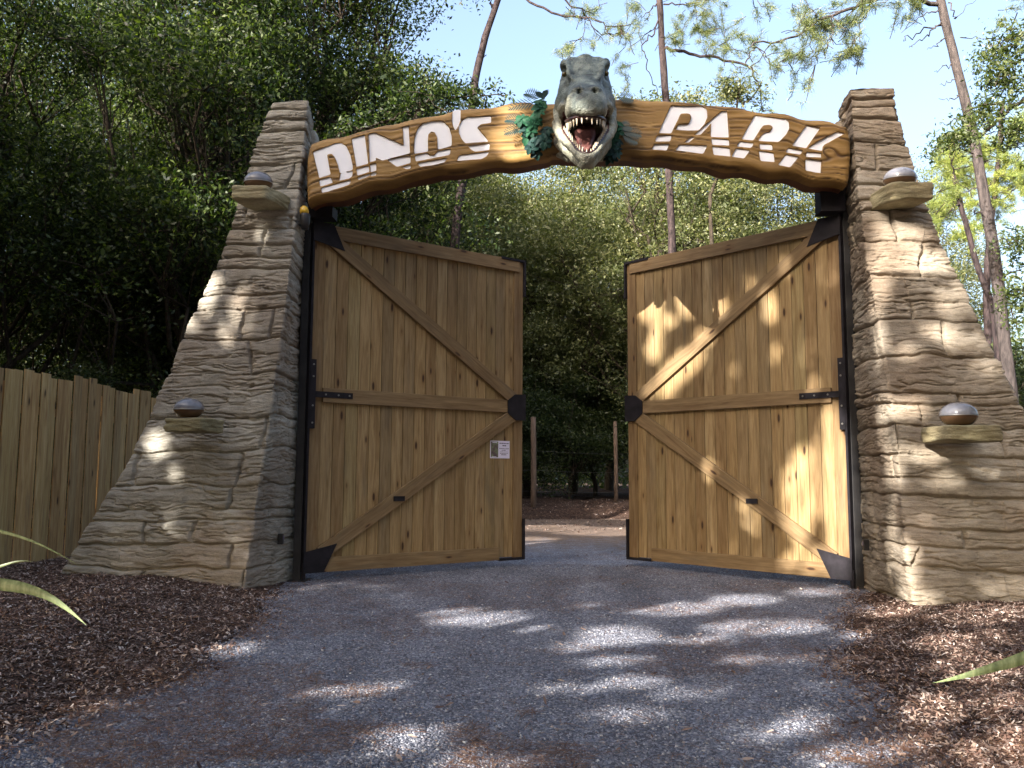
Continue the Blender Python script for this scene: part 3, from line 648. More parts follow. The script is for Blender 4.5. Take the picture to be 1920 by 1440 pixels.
cv = [Vector(p) for p in outline]; ce = [(i, (i+1) % len(outline)) for i in range(len(outline))]; cf = [list(range(len(outline)))]
for p in allp:
    o = len(cv); cv += [Vector(q) for q in p]; ce += [(o+i, o+(i+1) % len(p)) for i in range(len(p))]; cf.append([o+i for i in range(len(p))])
cv += [Vector(q) for q in G]
rv, re_, rf, ov, oe, of = geometry.delaunay_2d_cdt(cv, ce, cf, 1, 1e-5)
RV = np.array([tuple(v) for v in rv]);  RF = [f for f in rf]; CC = np.array([RV[list(f)].mean(0) for f in RF]); inl = np.zeros(len(RF), bool)
for p in allp:
    a = np.array(p); ix = np.where(((CC > a.min(0)) & (CC < a.max(0))).all(1))[0]
    if len(ix): inl[ix] |= inside(CC[ix], p)
tri = [f for f, q in zip(RF, inl) if not q]
dist = seg_dist(RV, outline)
midx = np.array([p[0] for p in T_]); cz = lambda s: (np.interp(s, [p[0] for p in T_], [p[1] for p in T_])+np.interp(s, [p[0] for p in B_], [p[1] for p in B_]))/2
s_, q_ = RV[:, 0], RV[:, 1]-cz(RV[:, 0])
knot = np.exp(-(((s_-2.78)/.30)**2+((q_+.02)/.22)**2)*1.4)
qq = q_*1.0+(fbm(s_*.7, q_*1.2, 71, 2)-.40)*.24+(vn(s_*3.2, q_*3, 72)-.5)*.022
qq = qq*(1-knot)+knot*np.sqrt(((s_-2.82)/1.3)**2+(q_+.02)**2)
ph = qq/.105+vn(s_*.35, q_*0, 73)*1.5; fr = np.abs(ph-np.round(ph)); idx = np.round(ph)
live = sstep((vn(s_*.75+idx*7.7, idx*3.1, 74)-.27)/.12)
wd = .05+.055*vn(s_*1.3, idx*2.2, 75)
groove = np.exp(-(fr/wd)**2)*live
nearlet = np.full(len(RV), 9.0)
bulge = .010*np.cos(fr*2*PI)
rr2 = .085; e_ = np.clip(1-dist/rr2, 0, 1); edge = rr2*(1-np.sqrt(np.clip(1-e_**2, 0, 1)))
Dp = SD+edge*.9+groove*.016-bulge*.5*live-(fbm(s_*2, q_*3, 76)-.47)*.03
V = [(RV[i, 0], Dp[i], RV[i, 1]) for i in range(len(RV))]; F = [tuple(f) for f in tri]
# walls of the carved letters and the edge of the board, running back
from collections import Counter
ed = Counter()
for f in F:
    for i in range(len(f)): ed[(f[i], f[(i+1) % len(f)])] += 1
mapb = {}; Fw = []; Fe = []; LD = SD+.016
for (a, b) in list(ed):
    if (b, a) in ed: continue
    outer = dist[a] < 1e-3 and dist[b] < 1e-3
    for v in (a, b):
        if (v, outer) not in mapb:
            mapb[(v, outer)] = len(V)
            V.append((V[v][0], LD+.004, V[v][2]) if not outer else (V[v][0], SD+.16, V[v][2]-.004))
    Fe.append((b, a, mapb[(a, outer)], mapb[(b, outer)]))
org = (0.0, -.2, 4.2)
def off(V, o): return [(a-o[0], b-o[1], c-o[2]) for a, b, c in V]
sign = thing('carved_sign', 'wide arched carved wooden sign with white letters spanning the two stone pillars', 'sign', tuple(g2w(*org)), GA)
me = bpy.data.meshes.new('board'); me.from_pydata(off(V, org), [], F+Fe); me.update()
att = me.attributes.new('groove', 'FLOAT', 'POINT'); att.data.foreach_set('value', np.concatenate([groove, np.zeros(len(V)-len(groove))]).astype(np.float32))
me.polygons.foreach_set('use_smooth', np.array([True]*len(F)+[False]*len(Fe)))
part('board', me, M_SIGN, sign)
ms = MB(); o2 = []
cen = cz
for (x, z_) in outline: o2.append((x, z_+(.012 if z_ < cz(x) else -.012)+(vn(x*3, 0, 77)-.5)*.03))
ms.prism([(a-org[0], b-org[2]) for a, b in o2], SD+.155-org[1], -.03-org[1]); part('backing', ms.mesh('backing'), M_SIGNBACK, sign)
for k, polys in letters.items():
    mb = MB()
    for p in polys: mb.prism([(a-org[0], b-org[2]) for a, b in p], LD-org[1], LD+.012-org[1])
    part('apostrophe' if k == 'apostrophe' else 'letter', mb.mesh('letter'), M_LETTER, sign, 'white apostrophe' if k == 'apostrophe' else 'white letter '+k)
print('sign', time.time()-T0, len(V))
# ------------------------------------------------------------------ dinosaur head
HS = .137; horg = (HS, -.15, 4.9)
def loft(secs, k=28, ex=2.4):
    V = []; F = []
    for (d, top_, bot_, hw, wz) in secs:      # d, top z, bottom z, half width, where (0..1) it is widest
        for j in range(k):
            a = 2*PI*j/k; ca, sa = math.cos(a), math.sin(a)
            x = hw*math.copysign(abs(ca)**(2/ex), ca); zc = bot_+(top_-bot_)*wz
            z_ = zc+(top_-zc if sa > 0 else zc-bot_)*math.copysign(abs(sa)**(2/ex), sa)
            V.append((x, d, z_))
    n = len(secs)
    for i in range(n-1):
        for j in range(k): F.append((i*k+j, i*k+(j+1) % k, (i+1)*k+(j+1) % k, (i+1)*k+j))
    F.append(tuple(range(k))[::-1]); F.append(tuple((n-1)*k+j for j in range(k)))
    return V, F
def ell(mb, c, r, rot=(0, 0, 0), n=18):
    bm = bmesh.new(); bmesh.ops.create_uvsphere(bm, u_segments=n, v_segments=n//2+2, radius=1)
    R = Matrix.Rotation(rot[2], 3, 'Z') @ Matrix.Rotation(rot[1], 3, 'Y') @ Matrix.Rotation(rot[0], 3, 'X')
    V = [tuple(R @ Vector((v.co.x*r[0], v.co.y*r[1], v.co.z*r[2]))+Vector(c)) for v in bm.verts]; F = [tuple(v.index for v in f.verts) for f in bm.faces]
    bm.free(); mb.add(V, F)
mb = MB()
mb.add(*loft([(-.20, 5.55, 5.12, .17, .5), (-.34, 5.76, 5.07, .25, .45), (-.50, 5.80, 5.05, .295, .38), (-.66, 5.80, 5.05, .305, .34), (-.78, 5.75, 5.02, .290, .34),
              (-.88, 5.60, 4.99, .250, .36), (-.98, 5.45, 4.95, .218, .40), (-1.10, 5.32, 4.89, .205, .43), (-1.22, 5.23, 4.845, .210, .46), (-1.33, 5.14, 4.81, .203, .48), (-1.41, 5.04, 4.80, .165, .5), (-1.45, 4.96, 4.83, .10, .5)]))
for q in (-1, 1):
    mb.tube([(q*.17, -.42, 5.68), (q*.218, -.62, 5.715), (q*.222, -.76, 5.675), (q*.192, -.86, 5.58), (q*.165, -.96, 5.43), (q*.13, -1.04, 5.35)], [.05, .060, .056, .046, .035, .02], 12)
    ell(mb, (q*.255, -.62, 5.27), (.080, .17, .13)); ell(mb, (q*.235, -.80, 5.14), (.07, .16, .075))
    ell(mb, (q*.085, -1.30, 5.09), (.085, .09, .07)); ell(mb, (q*.145, -1.18, 4.955), (.075, .20, .08))
    # lower jaw, one side
    mb.tube([(q*.292, -.50, 5.12), (q*.290, -.66, 4.99), (q*.250, -.84, 4.82), (q*.200, -1.0, 4.655), (q*.150, -1.13, 4.515), (q*.090, -1.225, 4.445), (0, -1.255, 4.42)], [.072, .066, .056, .048, .044, .044, .044], 14)
    mb.tube([(q*.300, -.56, 5.24), (q*.300, -.64, 5.12), (q*.278, -.76, 4.95)], [.055, .050, .040], 12)
    mb.tube([(q*.20, -.40, 4.98), (q*.20, -.58, 4.86), (q*.17, -.76, 4.71), (q*.13, -.92, 4.56), (q*.08, -1.05, 4.44), (q*.03, -1.13, 4.395)], [.11, .10, .085, .072, .060, .050], 14)
    mb.tube([(q*.28, -.05, 5.17), (q*.33, -.24, 5.08), (q*.29, -.40, 4.93), (q*.20, -.55, 4.78)], [.10, .08, .065, .05], 12)
    mb.tube([(q*.32, -.05, 5.00), (q*.35, -.20, 4.93), (q*.28, -.34, 4.82), (q*.16, -.45, 4.72)], [.08, .06, .05, .04], 12)
ell(mb, (0, -1.14, 4.43), (.115, .11, .075)); ell(mb, (0, -1.20, 4.395), (.085, .075, .050))
for i in range(9):                                            # floor of the mouth
    f = i/8; ell(mb, (0, -.48-.62*f, 4.92-.46*f), (.25-.13*f, .10, .05), (.75, 0, 0))
ell(mb, (0, -.28, 5.02), (.30, .30, .30)); ell(mb, (0, -1.06, 5.30), (.07, .16, .045), (.62, 0, 0))
ell(mb, (0, -.58, 5.75), (.13, .22, .065))
for q in (-1, 1): ell(mb, (q*.12, -.56, 5.735), (.13, .20, .07))
def nar(y, z): return 1-.30*sstep((4.88-np.asarray(z, float))/.42)*sstep((-.70-np.asarray(y, float))/.3)
mb.v = [(x*float(nar(y, z)), y, z) for x, y, z in mb.v]
raw = mb.mesh('hide'); tmp = bpy.data.objects.new('tmp', raw); COL.objects.link(tmp)
rm = tmp.modifiers.new('r', 'REMESH'); rm.mode = 'VOXEL'; rm.voxel_size = .0125
sm = tmp.modifiers.new('s', 'SMOOTH'); sm.iterations = 9; sm.factor = .5
hide = bpy.data.meshes.new_from_object(tmp.evaluated_get(bpy.context.evaluated_depsgraph_get())); bpy.data.objects.remove(tmp)
n = len(hide.vertices); co = np.zeros(n*3, np.float32); hide.vertices.foreach_get('co', co); co = co.reshape(-1, 3).astype(float)
no = np.zeros(n*3, np.float32); hide.vertices.foreach_get('normal', no); no = no.reshape(-1, 3)
def push(c, r, amt, p=2):
    global co
    for q in (-1, 1):
        cc = np.array([q*c[0], c[1], c[2]]); d = np.linalg.norm((co-cc)/np.array(r), axis=1); co = co-no*(amt*np.exp(-d**p))[:, None]
push((.262, -.83, 5.545), (.055, .085, .085), .075); push((.225, -.94, 5.36), (.05, .09, .07), .042)
push((.080, -1.40, 5.075), (.022, .05, .026), .055, 2.5); push((.30, -.56, 5.50), (.06, .10, .09), .03)
push((.21, -1.02, 5.16), (.06, .14, .025), .014)
fold = np.sin((co[:, 1]*9+co[:, 2]*14)+fbm(co[:, 0]*5, co[:, 2]*5, 81)*6)*(co[:, 1] > -.6)*(co[:, 2] < 5.12)
wr = (fbm(co[:, 0]*13+co[:, 1]*4, co[:, 2]*13, 82, 3)-.45)*.014
low = sstep((5.0-co[:, 2])/.2)
groov = np.abs(fbm(co[:, 0]*6, co[:, 2]*6+co[:, 1]*5, 83, 3)-.47)
co = co+no*(fold*.009+wr-np.exp(-(groov/.02)**2)*.006)[:, None]
vc = np.array([0, -.93, 4.90])-co; L_ = np.linalg.norm(vc/np.array([1, 1.25, 1.3]), axis=1)
mouth = ((no*vc).sum(1)/(np.linalg.norm(vc, axis=1)+1e-6) > .42)*sstep((.36-L_)/.06)*(co[:, 1] > -1.30)*(np.abs(co[:, 0]) < .255)
hide.vertices.foreach_set('co', (co-np.array([0, horg[1], horg[2]])).astype(np.float32).ravel()); hide.update()
a_ = hide.attributes.new('mouth', 'FLOAT', 'POINT'); a_.data.foreach_set('value', mouth.astype(np.float32))
top_w = sstep((no[:, 2]*.5+(co[:, 2]-5.02+(co[:, 1]+1.1)*-.15)*2.6)/.75+(fbm(co[:, 0]*4, co[:, 2]*4, 84)-.47)*1.3)
nose = .85*sstep((.21-np.abs(co[:, 0]))/.08)*sstep((-1.05-co[:, 1])/.15)*sstep((co[:, 2]-4.80)/.08)
a_ = hide.attributes.new('back', 'FLOAT', 'POINT'); a_.data.foreach_set('value', np.maximum(top_w*.9, nose).astype(np.float32))
hide.polygons.foreach_set('use_smooth', np.ones(len(hide.polygons), bool))
t = NT('painted_hide'); v = t.coord(); mt = t.n('ShaderNodeAttribute', attribute_name='mouth').outputs['Fac']; bk = t.n('ShaderNodeAttribute', attribute_name='back').outputs['Fac']
a = t.noise(v, 9, 6, .7, .6); b = t.noise(v, 34, 5, .7); vo = t.voro(v, 62)
cream = t.ramp(a, [(.3, (.13, .13, .09)), (.5, (.27, .265, .20)), (.72, (.42, .41, .33))])
blue = t.ramp(t.math('ADD', t.math('MULTIPLY', a, .7), t.math('MULTIPLY', t.noise(v, 4.5, 3, .5), .3)), [(.40, (.018, .027, .028)), (.5, (.062, .086, .080)), (.66, (.185, .215, .18))])
col = t.mix(t.math('ADD', bk, t.math('MULTIPLY', t.math('SUBTRACT', b, .5), .5), True), cream, blue)
col = t.mix(.5, col, t.ramp(b, [(.32, .6), (.65, 1.25)]), 'MULTIPLY')
col = t.mix(mt, col, t.ramp(b, [(.3, (.055, .014, .016)), (.7, (.15, .045, .042))]))
M_HIDE = t.fin(col, .5, .45, t.bump(t.math('ADD', vo, t.math('MULTIPLY', b, .6)), .8, .009))
dino = thing('dinosaur_head', 'roaring grey-green dinosaur head with open toothy mouth mounted on the middle of the carved sign', 'dinosaur head', tuple(g2w(*horg)), GA)
hide.materials.clear(); part('hide', hide, M_HIDE, dino)
t = NT('tongue_pink'); a = t.noise(t.coord(), 14, 4); M_TNG = t.fin(t.ramp(a, [(.3, (.17, .06, .055)), (.7, (.36, .165, .14))]), .32, .5, t.bump(a, .4, .01))
t = NT('tooth_ivory'); sx = t.n('ShaderNodeSeparateXYZ'); M_TOOTH = t.fin(t.ramp(t.noise(t.coord(), 22, 3), [(.3, (.42, .31, .18)), (.6, (.72, .64, .50))]), .3, .5)
t = NT('gum_dark_red'); M_GUM = t.fin((.035, .014, .013), .35, .5)
t = NT('eye_amber'); M_EYE = t.fin((.07, .055, .02), .15, .5)
def off1(p): return (p[0], p[1]-horg[1], p[2]-horg[2])
mb = MB(); mb.tube([off1((0, -.56, 4.99)), off1((0, -.72, 4.935)), off1((0, -.86, 4.84)), off1((0, -.98, 4.73)), off1((0, -1.06, 4.62)), off1((0, -1.10, 4.555))], [.115, .115, .105, .09, .07, .025], 16)
for i, vv in enumerate(mb.v):
    fx = vv[0]; mb.v[i] = (fx*1.02*float(nar(vv[1]+horg[1], vv[2]+horg[2])), vv[1], vv[2]); 
tg = mb.mesh('tongue', True); tv = tg.vertices
for vv in tv:                                                  # flatten across, groove down the middle
    ax = Vector((0, -.54, -.43)).normalized(); up_ = Vector((0, -.62, .78)); c0 = Vector(off1((0, -.56, 4.99))); r_ = vv.co-c0; tt = r_.dot(ax); h_ = r_.dot(up_)
    vv.co = vv.co-up_*h_*.50+up_*(-.018*math.exp(-(vv.co.x/.02)**2) if h_ > 0 else 0)
part('tongue', tg, M_TNG, dino)
for q in (-1, 1):
    mb = MB(); ell(mb, off1((q*.228, -.815, 5.53)), (.028, .028, .028), n=14); part('eye', mb.mesh('eye', True), M_EYE, dino)
# gums
ug = [(q*x, d, z_) for q, x, d, z_ in [(-1, .205, -.84, 4.99), (-1, .195, -1.0, 4.925), (-1, .180, -1.15, 4.865), (-1, .155, -1.27, 4.83), (-1, .10, -1.345, 4.815), (1, 0, -1.375, 4.81), (1, .10, -1.345, 4.815), (1, .155, -1.27, 4.83), (1, .180, -1.15, 4.865), (1, .195, -1.0, 4.925), (1, .205, -.84, 4.99)]]
mb = MB(); mb.tube([off1(p) for p in ug], [.022]*len(ug), 8); part('upper_gum', mb.mesh('upper_gum', True), M_GUM, dino)
lgm = [(q*x, d, z_) for q, x, d, z_ in [(-1, .232, -.82, 4.90), (-1, .190, -.97, 4.745), (-1, .150, -1.085, 4.62), (-1, .105, -1.175, 4.525), (-1, .055, -1.225, 4.485), (1, 0, -1.24, 4.475), (1, .055, -1.225, 4.485), (1, .105, -1.175, 4.525), (1, .150, -1.085, 4.62), (1, .190, -.97, 4.745), (1, .232, -.82, 4.90)]]
lgm = [(p[0]*float(nar(p[1], p[2])), p[1], p[2]) for p in lgm]
mb = MB(); mb.tube([off1(p) for p in lgm], [.018]*len(lgm), 8); part('lower_gum', mb.mesh('lower_gum', True), M_GUM, dino)
def along(P, f):
    P = np.array(P); L = np.concatenate([[0], np.cumsum(np.linalg.norm(np.diff(P, axis=0), axis=1))]); L /= L[-1]
    return np.array([np.interp(f, L, P[:, i]) for i in range(3)])
rt = random.Random(9)
def tooth(base, dr, ln, r, bend):
    dr = np.array(dr, float); dr /= np.linalg.norm(dr); bend = np.array(bend, float)
    pts = [np.array(off1(base))+dr*ln*(f-.12)+bend*ln*f*f for f in (0, .3, .6, .85, 1.02)]
    mb = MB(); mb.tube(pts, [r, r*.92, r*.66, r*.34, r*.05], 8); part('tooth', mb.mesh('tooth', True), M_TOOTH, dino)
NU = 25
for i in range(NU):
    f = i/(NU-1); p = along(ug, .02+.96*f); fc = abs(f-.5)*2; ln = (.072+.05*math.sin(fc*PI*.9)+rt.uniform(-.012, .02))*(1 if fc < .85 else .7)
    if abs(f-.5) < .02: ln *= .7
    tooth(p, (p[0]*.15, -.06 if fc < .4 else -.02, -1), ln, .0112+.002*rt.random(), (0, .10, 0))
NLW = 25
for i in range(NLW):
    f = i/(NLW-1); p = along(lgm, .02+.96*f); fc = abs(f-.5)*2; ln = .055+.035*math.sin(fc*PI*.8)+rt.uniform(-.012, .016)
    tooth(p, (p[0]*.25, -.30, .95), ln, .010+.002*rt.random(), (0, .08, .0))
# artificial leaves either side of the head
t = NT('plastic_leaf_green'); gm = t.n('ShaderNodeNewGeometry'); M_PLL = t.fin(t.ramp(gm.outputs['Random Per Island'], [(0, (.006, .040, .020)), (.6, (.014, .075, .034)), (1, (.028, .12, .052))]), .6, .2)
t = NT('plastic_leaf_blue'); gm = t.n('ShaderNodeNewGeometry'); M_PLB = t.fin(t.ramp(gm.outputs['Random Per Island'], [(0, (.008, .026, .026)), (1, (.018, .060, .045))]), .6, .2)
t = NT('plastic_fern'); M_PLF = t.fin((.010, .036, .034), .5, .4)
def frond(mb, p0, dr, ln, up=(0, 0, 1), droop=.25, nl=10, wl=.11):
    p0 = np.array(p0, float); dr = np.array(dr, float); dr /= np.linalg.norm(dr); upv = np.array(up, float); side = np.cross(dr, upv); side /= np.linalg.norm(side)
    upv = np.cross(side, dr); P = [p0+dr*ln*f+np.array([0, 0, -1])*droop*ln*f*f for f in np.linspace(0, 1, nl+1)]
    mb.tube(P, np.linspace(.005, .0015, nl+1), 5)
    for i in range(2, nl):
        f = i/nl; w_ = wl*math.sin(PI*min(1, .18+f*.82))**.7
        for q in (-1, 1):
            tip = P[i]+side*q*w_*.8+dr*w_*.75+np.array([0, 0, -.15*w_]); a = P[i]; b = P[i]+dr*.008; m_ = (a+tip)/2+dr*.006
            mb.add([tuple(a), tuple(m_-dr*.010), tuple(tip), tuple(m_+dr*.010), tuple(b)], [(0, 1, 2, 3, 4)])
def rosette(mb, c, r, nrm, rnd, lobes=6):
    nrm = np.array(nrm, float); nrm /= np.linalg.norm(nrm); a = np.cross(nrm, [0, 0, 1.0]); a /= np.linalg.norm(a); b = np.cross(nrm, a); ph = rnd.uniform(0, 6)
    for k in range(lobes):
        th = ph+k*2*PI/lobes; dr = a*math.cos(th)+b*math.sin(th); sd = -a*math.sin(th)+b*math.cos(th); c_ = np.array(c)+nrm*rnd.uniform(0, .02); R_ = r*rnd.uniform(.8, 1.15)
        V = [c_]; nseg = 6; wv = R_*.34
        for j in range(nseg+1):
            f = (j+1)/(nseg+1); rad = R_*f; hw = wv*math.sin(PI*min(1, f*.92+.04))**.6
            for q in (-1, 0, 1): V.append(c_+dr*rad+sd*q*hw+nrm*(.25*hw*abs(q)-.35*R_*f*f+.02))
        fs = [(0, 1, 2), (0, 2, 3)]+[(1+j*3+q, 4+j*3+q, 5+j*3+q, 2+j*3+q) for j in range(nseg) for q in (0, 1)]
        mb.add([tuple(v) for v in V], fs)
def garland(label, sgn, spots, blues, fronds, seed):
    rnd = random.Random(seed); o_ = (spots[0][0], -.42, spots[-1][2])
    root = thing('artificial_foliage', label, 'artificial plant', tuple(g2w(*o_)), GA, 'artificial foliage around the dinosaur head')
    sub = lambda p: (p[0]-o_[0], p[1]-o_[1], p[2]-o_[2])
    for (lst, m_, nm) in ((spots, M_PLL, 'leaf_cluster'), (blues, M_PLB, 'leaf_cluster')):
        for p in lst:
            mb = MB()
            for k in range(2): rosette(mb, sub((p[0]+rnd.uniform(-.03, .03), p[1]+rnd.uniform(-.04, .02), p[2]+rnd.uniform(-.03, .03))), .085, (rnd.uniform(-.5, .5), -1, rnd.uniform(-.2, .6)), rnd)
            part(nm, mb.mesh(nm), m_, root)
    for (p, dr, ln) in fronds:
        mb = MB(); frond(mb, sub(p), dr, ln, (0, -1, .25)); part('fern_frond', mb.mesh('fern_frond'), M_PLF, root)
P2 = lambda px, py, d: (gl(px, py, d)[0], d, gl(px, py, d)[1])
garland('green artificial leaves with fern fronds beside the dinosaur head towards the word DINO\'S', -1,
        [P2(1015, 198, -.50), P2(1008, 212, -.52), P2(1004, 226, -.54), P2(1002, 240, -.56), P2(1000, 252, -.54), P2(982, 232, -.50), P2(990, 256, -.5)],
        [P2(1010, 264, -.56), P2(1002, 284, -.52), P2(996, 274, -.50), P2(1024, 266, -.56), P2(984, 244, -.48), P2(1026, 250, -.5)],
        [(P2(1022, 186, -.44), (-1, -.1, .55), .26), (P2(1012, 192, -.46), (-1, -.2, -.05), .36), (P2(990, 226, -.48), (-1, -.15, .22), .26), (P2(992, 238, -.48), (-1, -.2, -.10), .28), (P2(1020, 190, -.46), (-.2, -.2, 1), .12)], 3)
garland('dark artificial leaves half hidden beside the dinosaur head towards the word PARK', 1,
        [P2(1150, 236, -.50), P2(1152, 250, -.50), P2(1148, 264, -.50)],
        [P2(1144, 278, -.50), P2(1150, 290, -.48), P2(1140, 298, -.48), P2(1155, 270, -.48)],
        [(P2(1158, 246, -.47), (1, -.15, -.02), .26), (P2(1160, 250, -.47), (1, -.2, -.35), .22), (P2(1152, 184, -.42), (1, -.1, .12), .20), (P2(1154, 240, -.46), (1, -.1, .3), .16)], 4)
print('head', time.time()-T0)
# ------------------------------------------------------------------ trees and leaves
def leaf_quads(C, size, rs, up=.5, wid=.36, jitter=.3):
    n = len(C); nrm = rs.randn(n, 3); nrm[:, 2] += up; nrm /= np.linalg.norm(nrm, axis=1)[:, None]
    a = np.cross(nrm, rs.randn(n, 3)); a /= np.linalg.norm(a, axis=1)[:, None]; b = np.cross(nrm, a)
    L = (size*(1+jitter*rs.randn(n)))[:, None]*.5
    V = np.stack([C-a*L, C+b*L*wid*2*.6-a*L*.1+nrm*L*.15, C+a*L, C-b*L*wid*2*.6-a*L*.1+nrm*L*.15], 1).reshape(-1, 3)
    return V, (np.arange(n)[:, None]*4+np.array([[0, 1, 2, 3]]))
def needle_tufts(C, D, per, ln, wd, rs, spread=.75):
    n = len(C)*per; c = np.repeat(C, per, 0); d = np.repeat(D, per, 0)+rs.randn(n, 3)*spread; d /= np.linalg.norm(d, axis=1)[:, None]
    c = c+rs.randn(n, 3)*.035; s = np.cross(d, rs.randn(n, 3)); s /= np.linalg.norm(s, axis=1)[:, None]; L = (ln*(.7+.6*rs.rand(n)))[:, None]
    V = np.stack([c-s*wd/2, c+s*wd/2, c+d*L+np.array([0, 0, -.12])*L], 1).reshape(-1, 3)
    return V, (np.arange(n)[:, None]*3+np.array([[0, 1, 2]]))
def wob(p0, p1, k, amp, rs):
    p0 = np.array(p0, float); p1 = np.array(p1, float); f = np.linspace(0, 1, k)[:, None]; o = rs.randn(k, 3)*amp; o[0] = 0; o[-1] = 0
    return p0+(p1-p0)*f+o*np.linalg.norm(p1-p0)*np.sin(f*PI)
def oak_meshes(seed, H, R, zb, lobes, clumps, per, lsz, lean=0.0, squash=1.0, rl=(.26, .42), tr=.16, fork=.22):
    rs = np.random.RandomState(seed); parts_ = []; C = []
    zc = (zb+H)/2; hz = (H-zb)/2; top = np.array([lean, 0, H*.8])
    kt = 9; T = wob((0, 0, -.2), top, kt, .025, rs); parts_.append(tube_np(T, np.linspace(tr*1.15, tr*.25, kt), 8))
    for i in range(lobes):
        d = rs.randn(3); d /= np.linalg.norm(d); rad = rs.uniform(.45, .86)
        c = np.array([d[0]*R*rad+lean*.6, d[1]*R*rad*squash, zc+d[2]*hz*rad]); r = R*rs.uniform(*rl)
        q = np.clip(int(((c[2]-H*fork)/(H*.8))*kt*.75), 1, kt-2); limb = wob(T[q], c, 6, .06, rs); parts_.append(tube_np(limb, np.linspace(tr*.42, tr*.08, 6), 5))
        m = clumps; dd = rs.randn(m, 3); dd /= np.linalg.norm(dd, axis=1)[:, None]; dd[:, 2] = np.abs(dd[:, 2])*np.where(rs.rand(m) < .72, 1, -1)
        cc = c+dd*(r*(rs.rand(m)**.45))[:, None]*np.array([1, 1, .72])
        for j in range(0, m, 4): parts_.append(tube_np(wob(limb[rs.randint(3, 6)], cc[j], 4, .07, rs), np.linspace(tr*.09, tr*.02, 4), 3))
        for c_ in cc:
            k = int(per*rs.uniform(.5, 1.5)); C.append(c_+rs.randn(k, 3)*np.array([.20, .20, .11])*(lsz/.07)**.5)
    C = np.concatenate(C); V, F = leaf_quads(C, lsz, rs)
    tv, tf = join_np(parts_); return (mesh_np('trunk', tv, tf, True), V, F)
def place_oak(trunk_me, crown_me, loc, rz, sc_, label, group, mat, bark=None, first=None, cat='tree', name='oak_tree'):
    root = thing(name, label, cat, loc, rz, group); root.scale = sc_ if isinstance(sc_, tuple) else (sc_,)*3
    a = part('trunk', trunk_me, bark or M_BARK, root); b = part('crown', crown_me, mat, root)
    return root
GD = 'trees closing in behind the gateway'; GLF = 'dark broadleaf trees above the plank fence'
def mk(seed, *a, **k):
    t_, V, F = oak_meshes(seed, *a, **k); return t_, mesh_np('crown', V, F)
# dark broad-leaved trees on the left
DL = [mk(101, 15, 4.4, 1.0, 40, 50, 48, .10, tr=.22, rl=(.3, .46)), mk(102, 14, 4.0, 1.4, 38, 50, 48, .10, tr=.20, rl=(.3, .46)), mk(103, 15.5, 4.2, 2.0, 40, 50, 48, .10, tr=.24, rl=(.3, .46))]
def gp(x, y): return (x, y, float(max(-.1, bank_h(np.array(x), np.array(y)) if y > 16 else -.1)))
left = [(-10.2, 15.5, 0, .4, .84, 'broad dark tree rising behind the left end of the plank fence'),
        (-6.6, 17.2, 1, 2.1, .93, 'dark tree with forked trunk visible just over the plank fence'),
        (-4.9, 20.5, 2, 4.0, 1.02, 'tall dark tree whose crown edges the sky above the word DINO\'S'),
        (-13.8, 19.0, 2, 1.0, .9, 'dark tree at the far left edge deep in the wood'),
        (-6.9, 19.8, 0, 1.3, .98, 'dark tree whose dense crown stands directly behind the top of the grey-tan pillar'),
        (-18.0, 24.0, 0, 3.3, 1.1, 'dark tree deep in the wood behind the near end of the plank fence'),
        (-13.0, 27.0, 2, 2.2, 1.15, 'tall dark tree in the back row of the wood over the plank fence'),
        (-8.5, 29.0, 0, 5.6, 1.1, 'dark tree in the back row of the wood behind the grey-tan pillar'),
        (-11.5, 13.0, 1, 3.6, .70, 'nearest dark tree leaning over the near end of the plank fence'),
        (-9.0, 22.5, 1, 5.2, 1.0, 'dark tree filling the gap deep between its neighbours over the fence')]
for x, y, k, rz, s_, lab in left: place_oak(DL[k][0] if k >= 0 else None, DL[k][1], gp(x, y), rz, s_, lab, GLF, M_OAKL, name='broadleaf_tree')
# olive holm oaks behind the gateway
OK_ = [mk(111, 13.4, 4.2, 1.0, 40, 50, 46, .105, tr=.17, rl=(.28, .44)), mk(112, 12.8, 4.0, .9, 38, 50, 46, .105, tr=.15, rl=(.28, .44)), mk(113, 13.8, 4.2, 1.2, 40, 50, 46, .11, tr=.18, rl=(.28, .44))]
cen_ = [(-4.0, 29.0, 0, .3, 1.0, 'olive holm oak over the top rail of the shaded gate leaf'), (.6, 31.5, 1, 1.9, 1.0, 'olive holm oak straight behind the open gap between the gate leaves'),
        (5.2, 29.0, 2, 3.3, 1.0, 'olive holm oak rising over the free edge of the sunlit gate leaf'), (8.8, 29.5, 0, 4.6, .92, 'olive holm oak above the sunlit gate leaf near its hinge'),
        (-7.6, 28.5, 2, 5.5, 1.0, 'olive holm oak partly hidden behind the dark trees and the arch'), (2.6, 36.0, 0, 2.6, 1.0, 'holm oak standing deeper in the wood behind the gap'),
        (-1.6, 37.0, 2, .9, 1.05, 'holm oak deep in the wood left of the gap'), (15.5, 34.0, 0, 1.2, .9, 'holm oak at the far right edge low behind the pines'), (-4.5, 42.0, 1, 5.0, 1.15, 'holm oak in the last row behind the shaded gate leaf'), (4.8, 42.0, 0, 2.0, 1.15, 'holm oak in the last row behind the sunlit gate leaf'), (12.0, 30.5, 1, 1.2, .8, 'holm oak behind the ochre pillar'), (7.0, 35.0, 1, 3.9, .95, 'holm oak deep in the wood under the word PARK')]
for x, y, k, rz, s_, lab in cen_: place_oak(OK_[k][0], OK_[k][1], gp(x, y), rz, s_*1.12, lab, GD, M_OAKO if y < 30 or True else M_OAK, name='holm_oak')
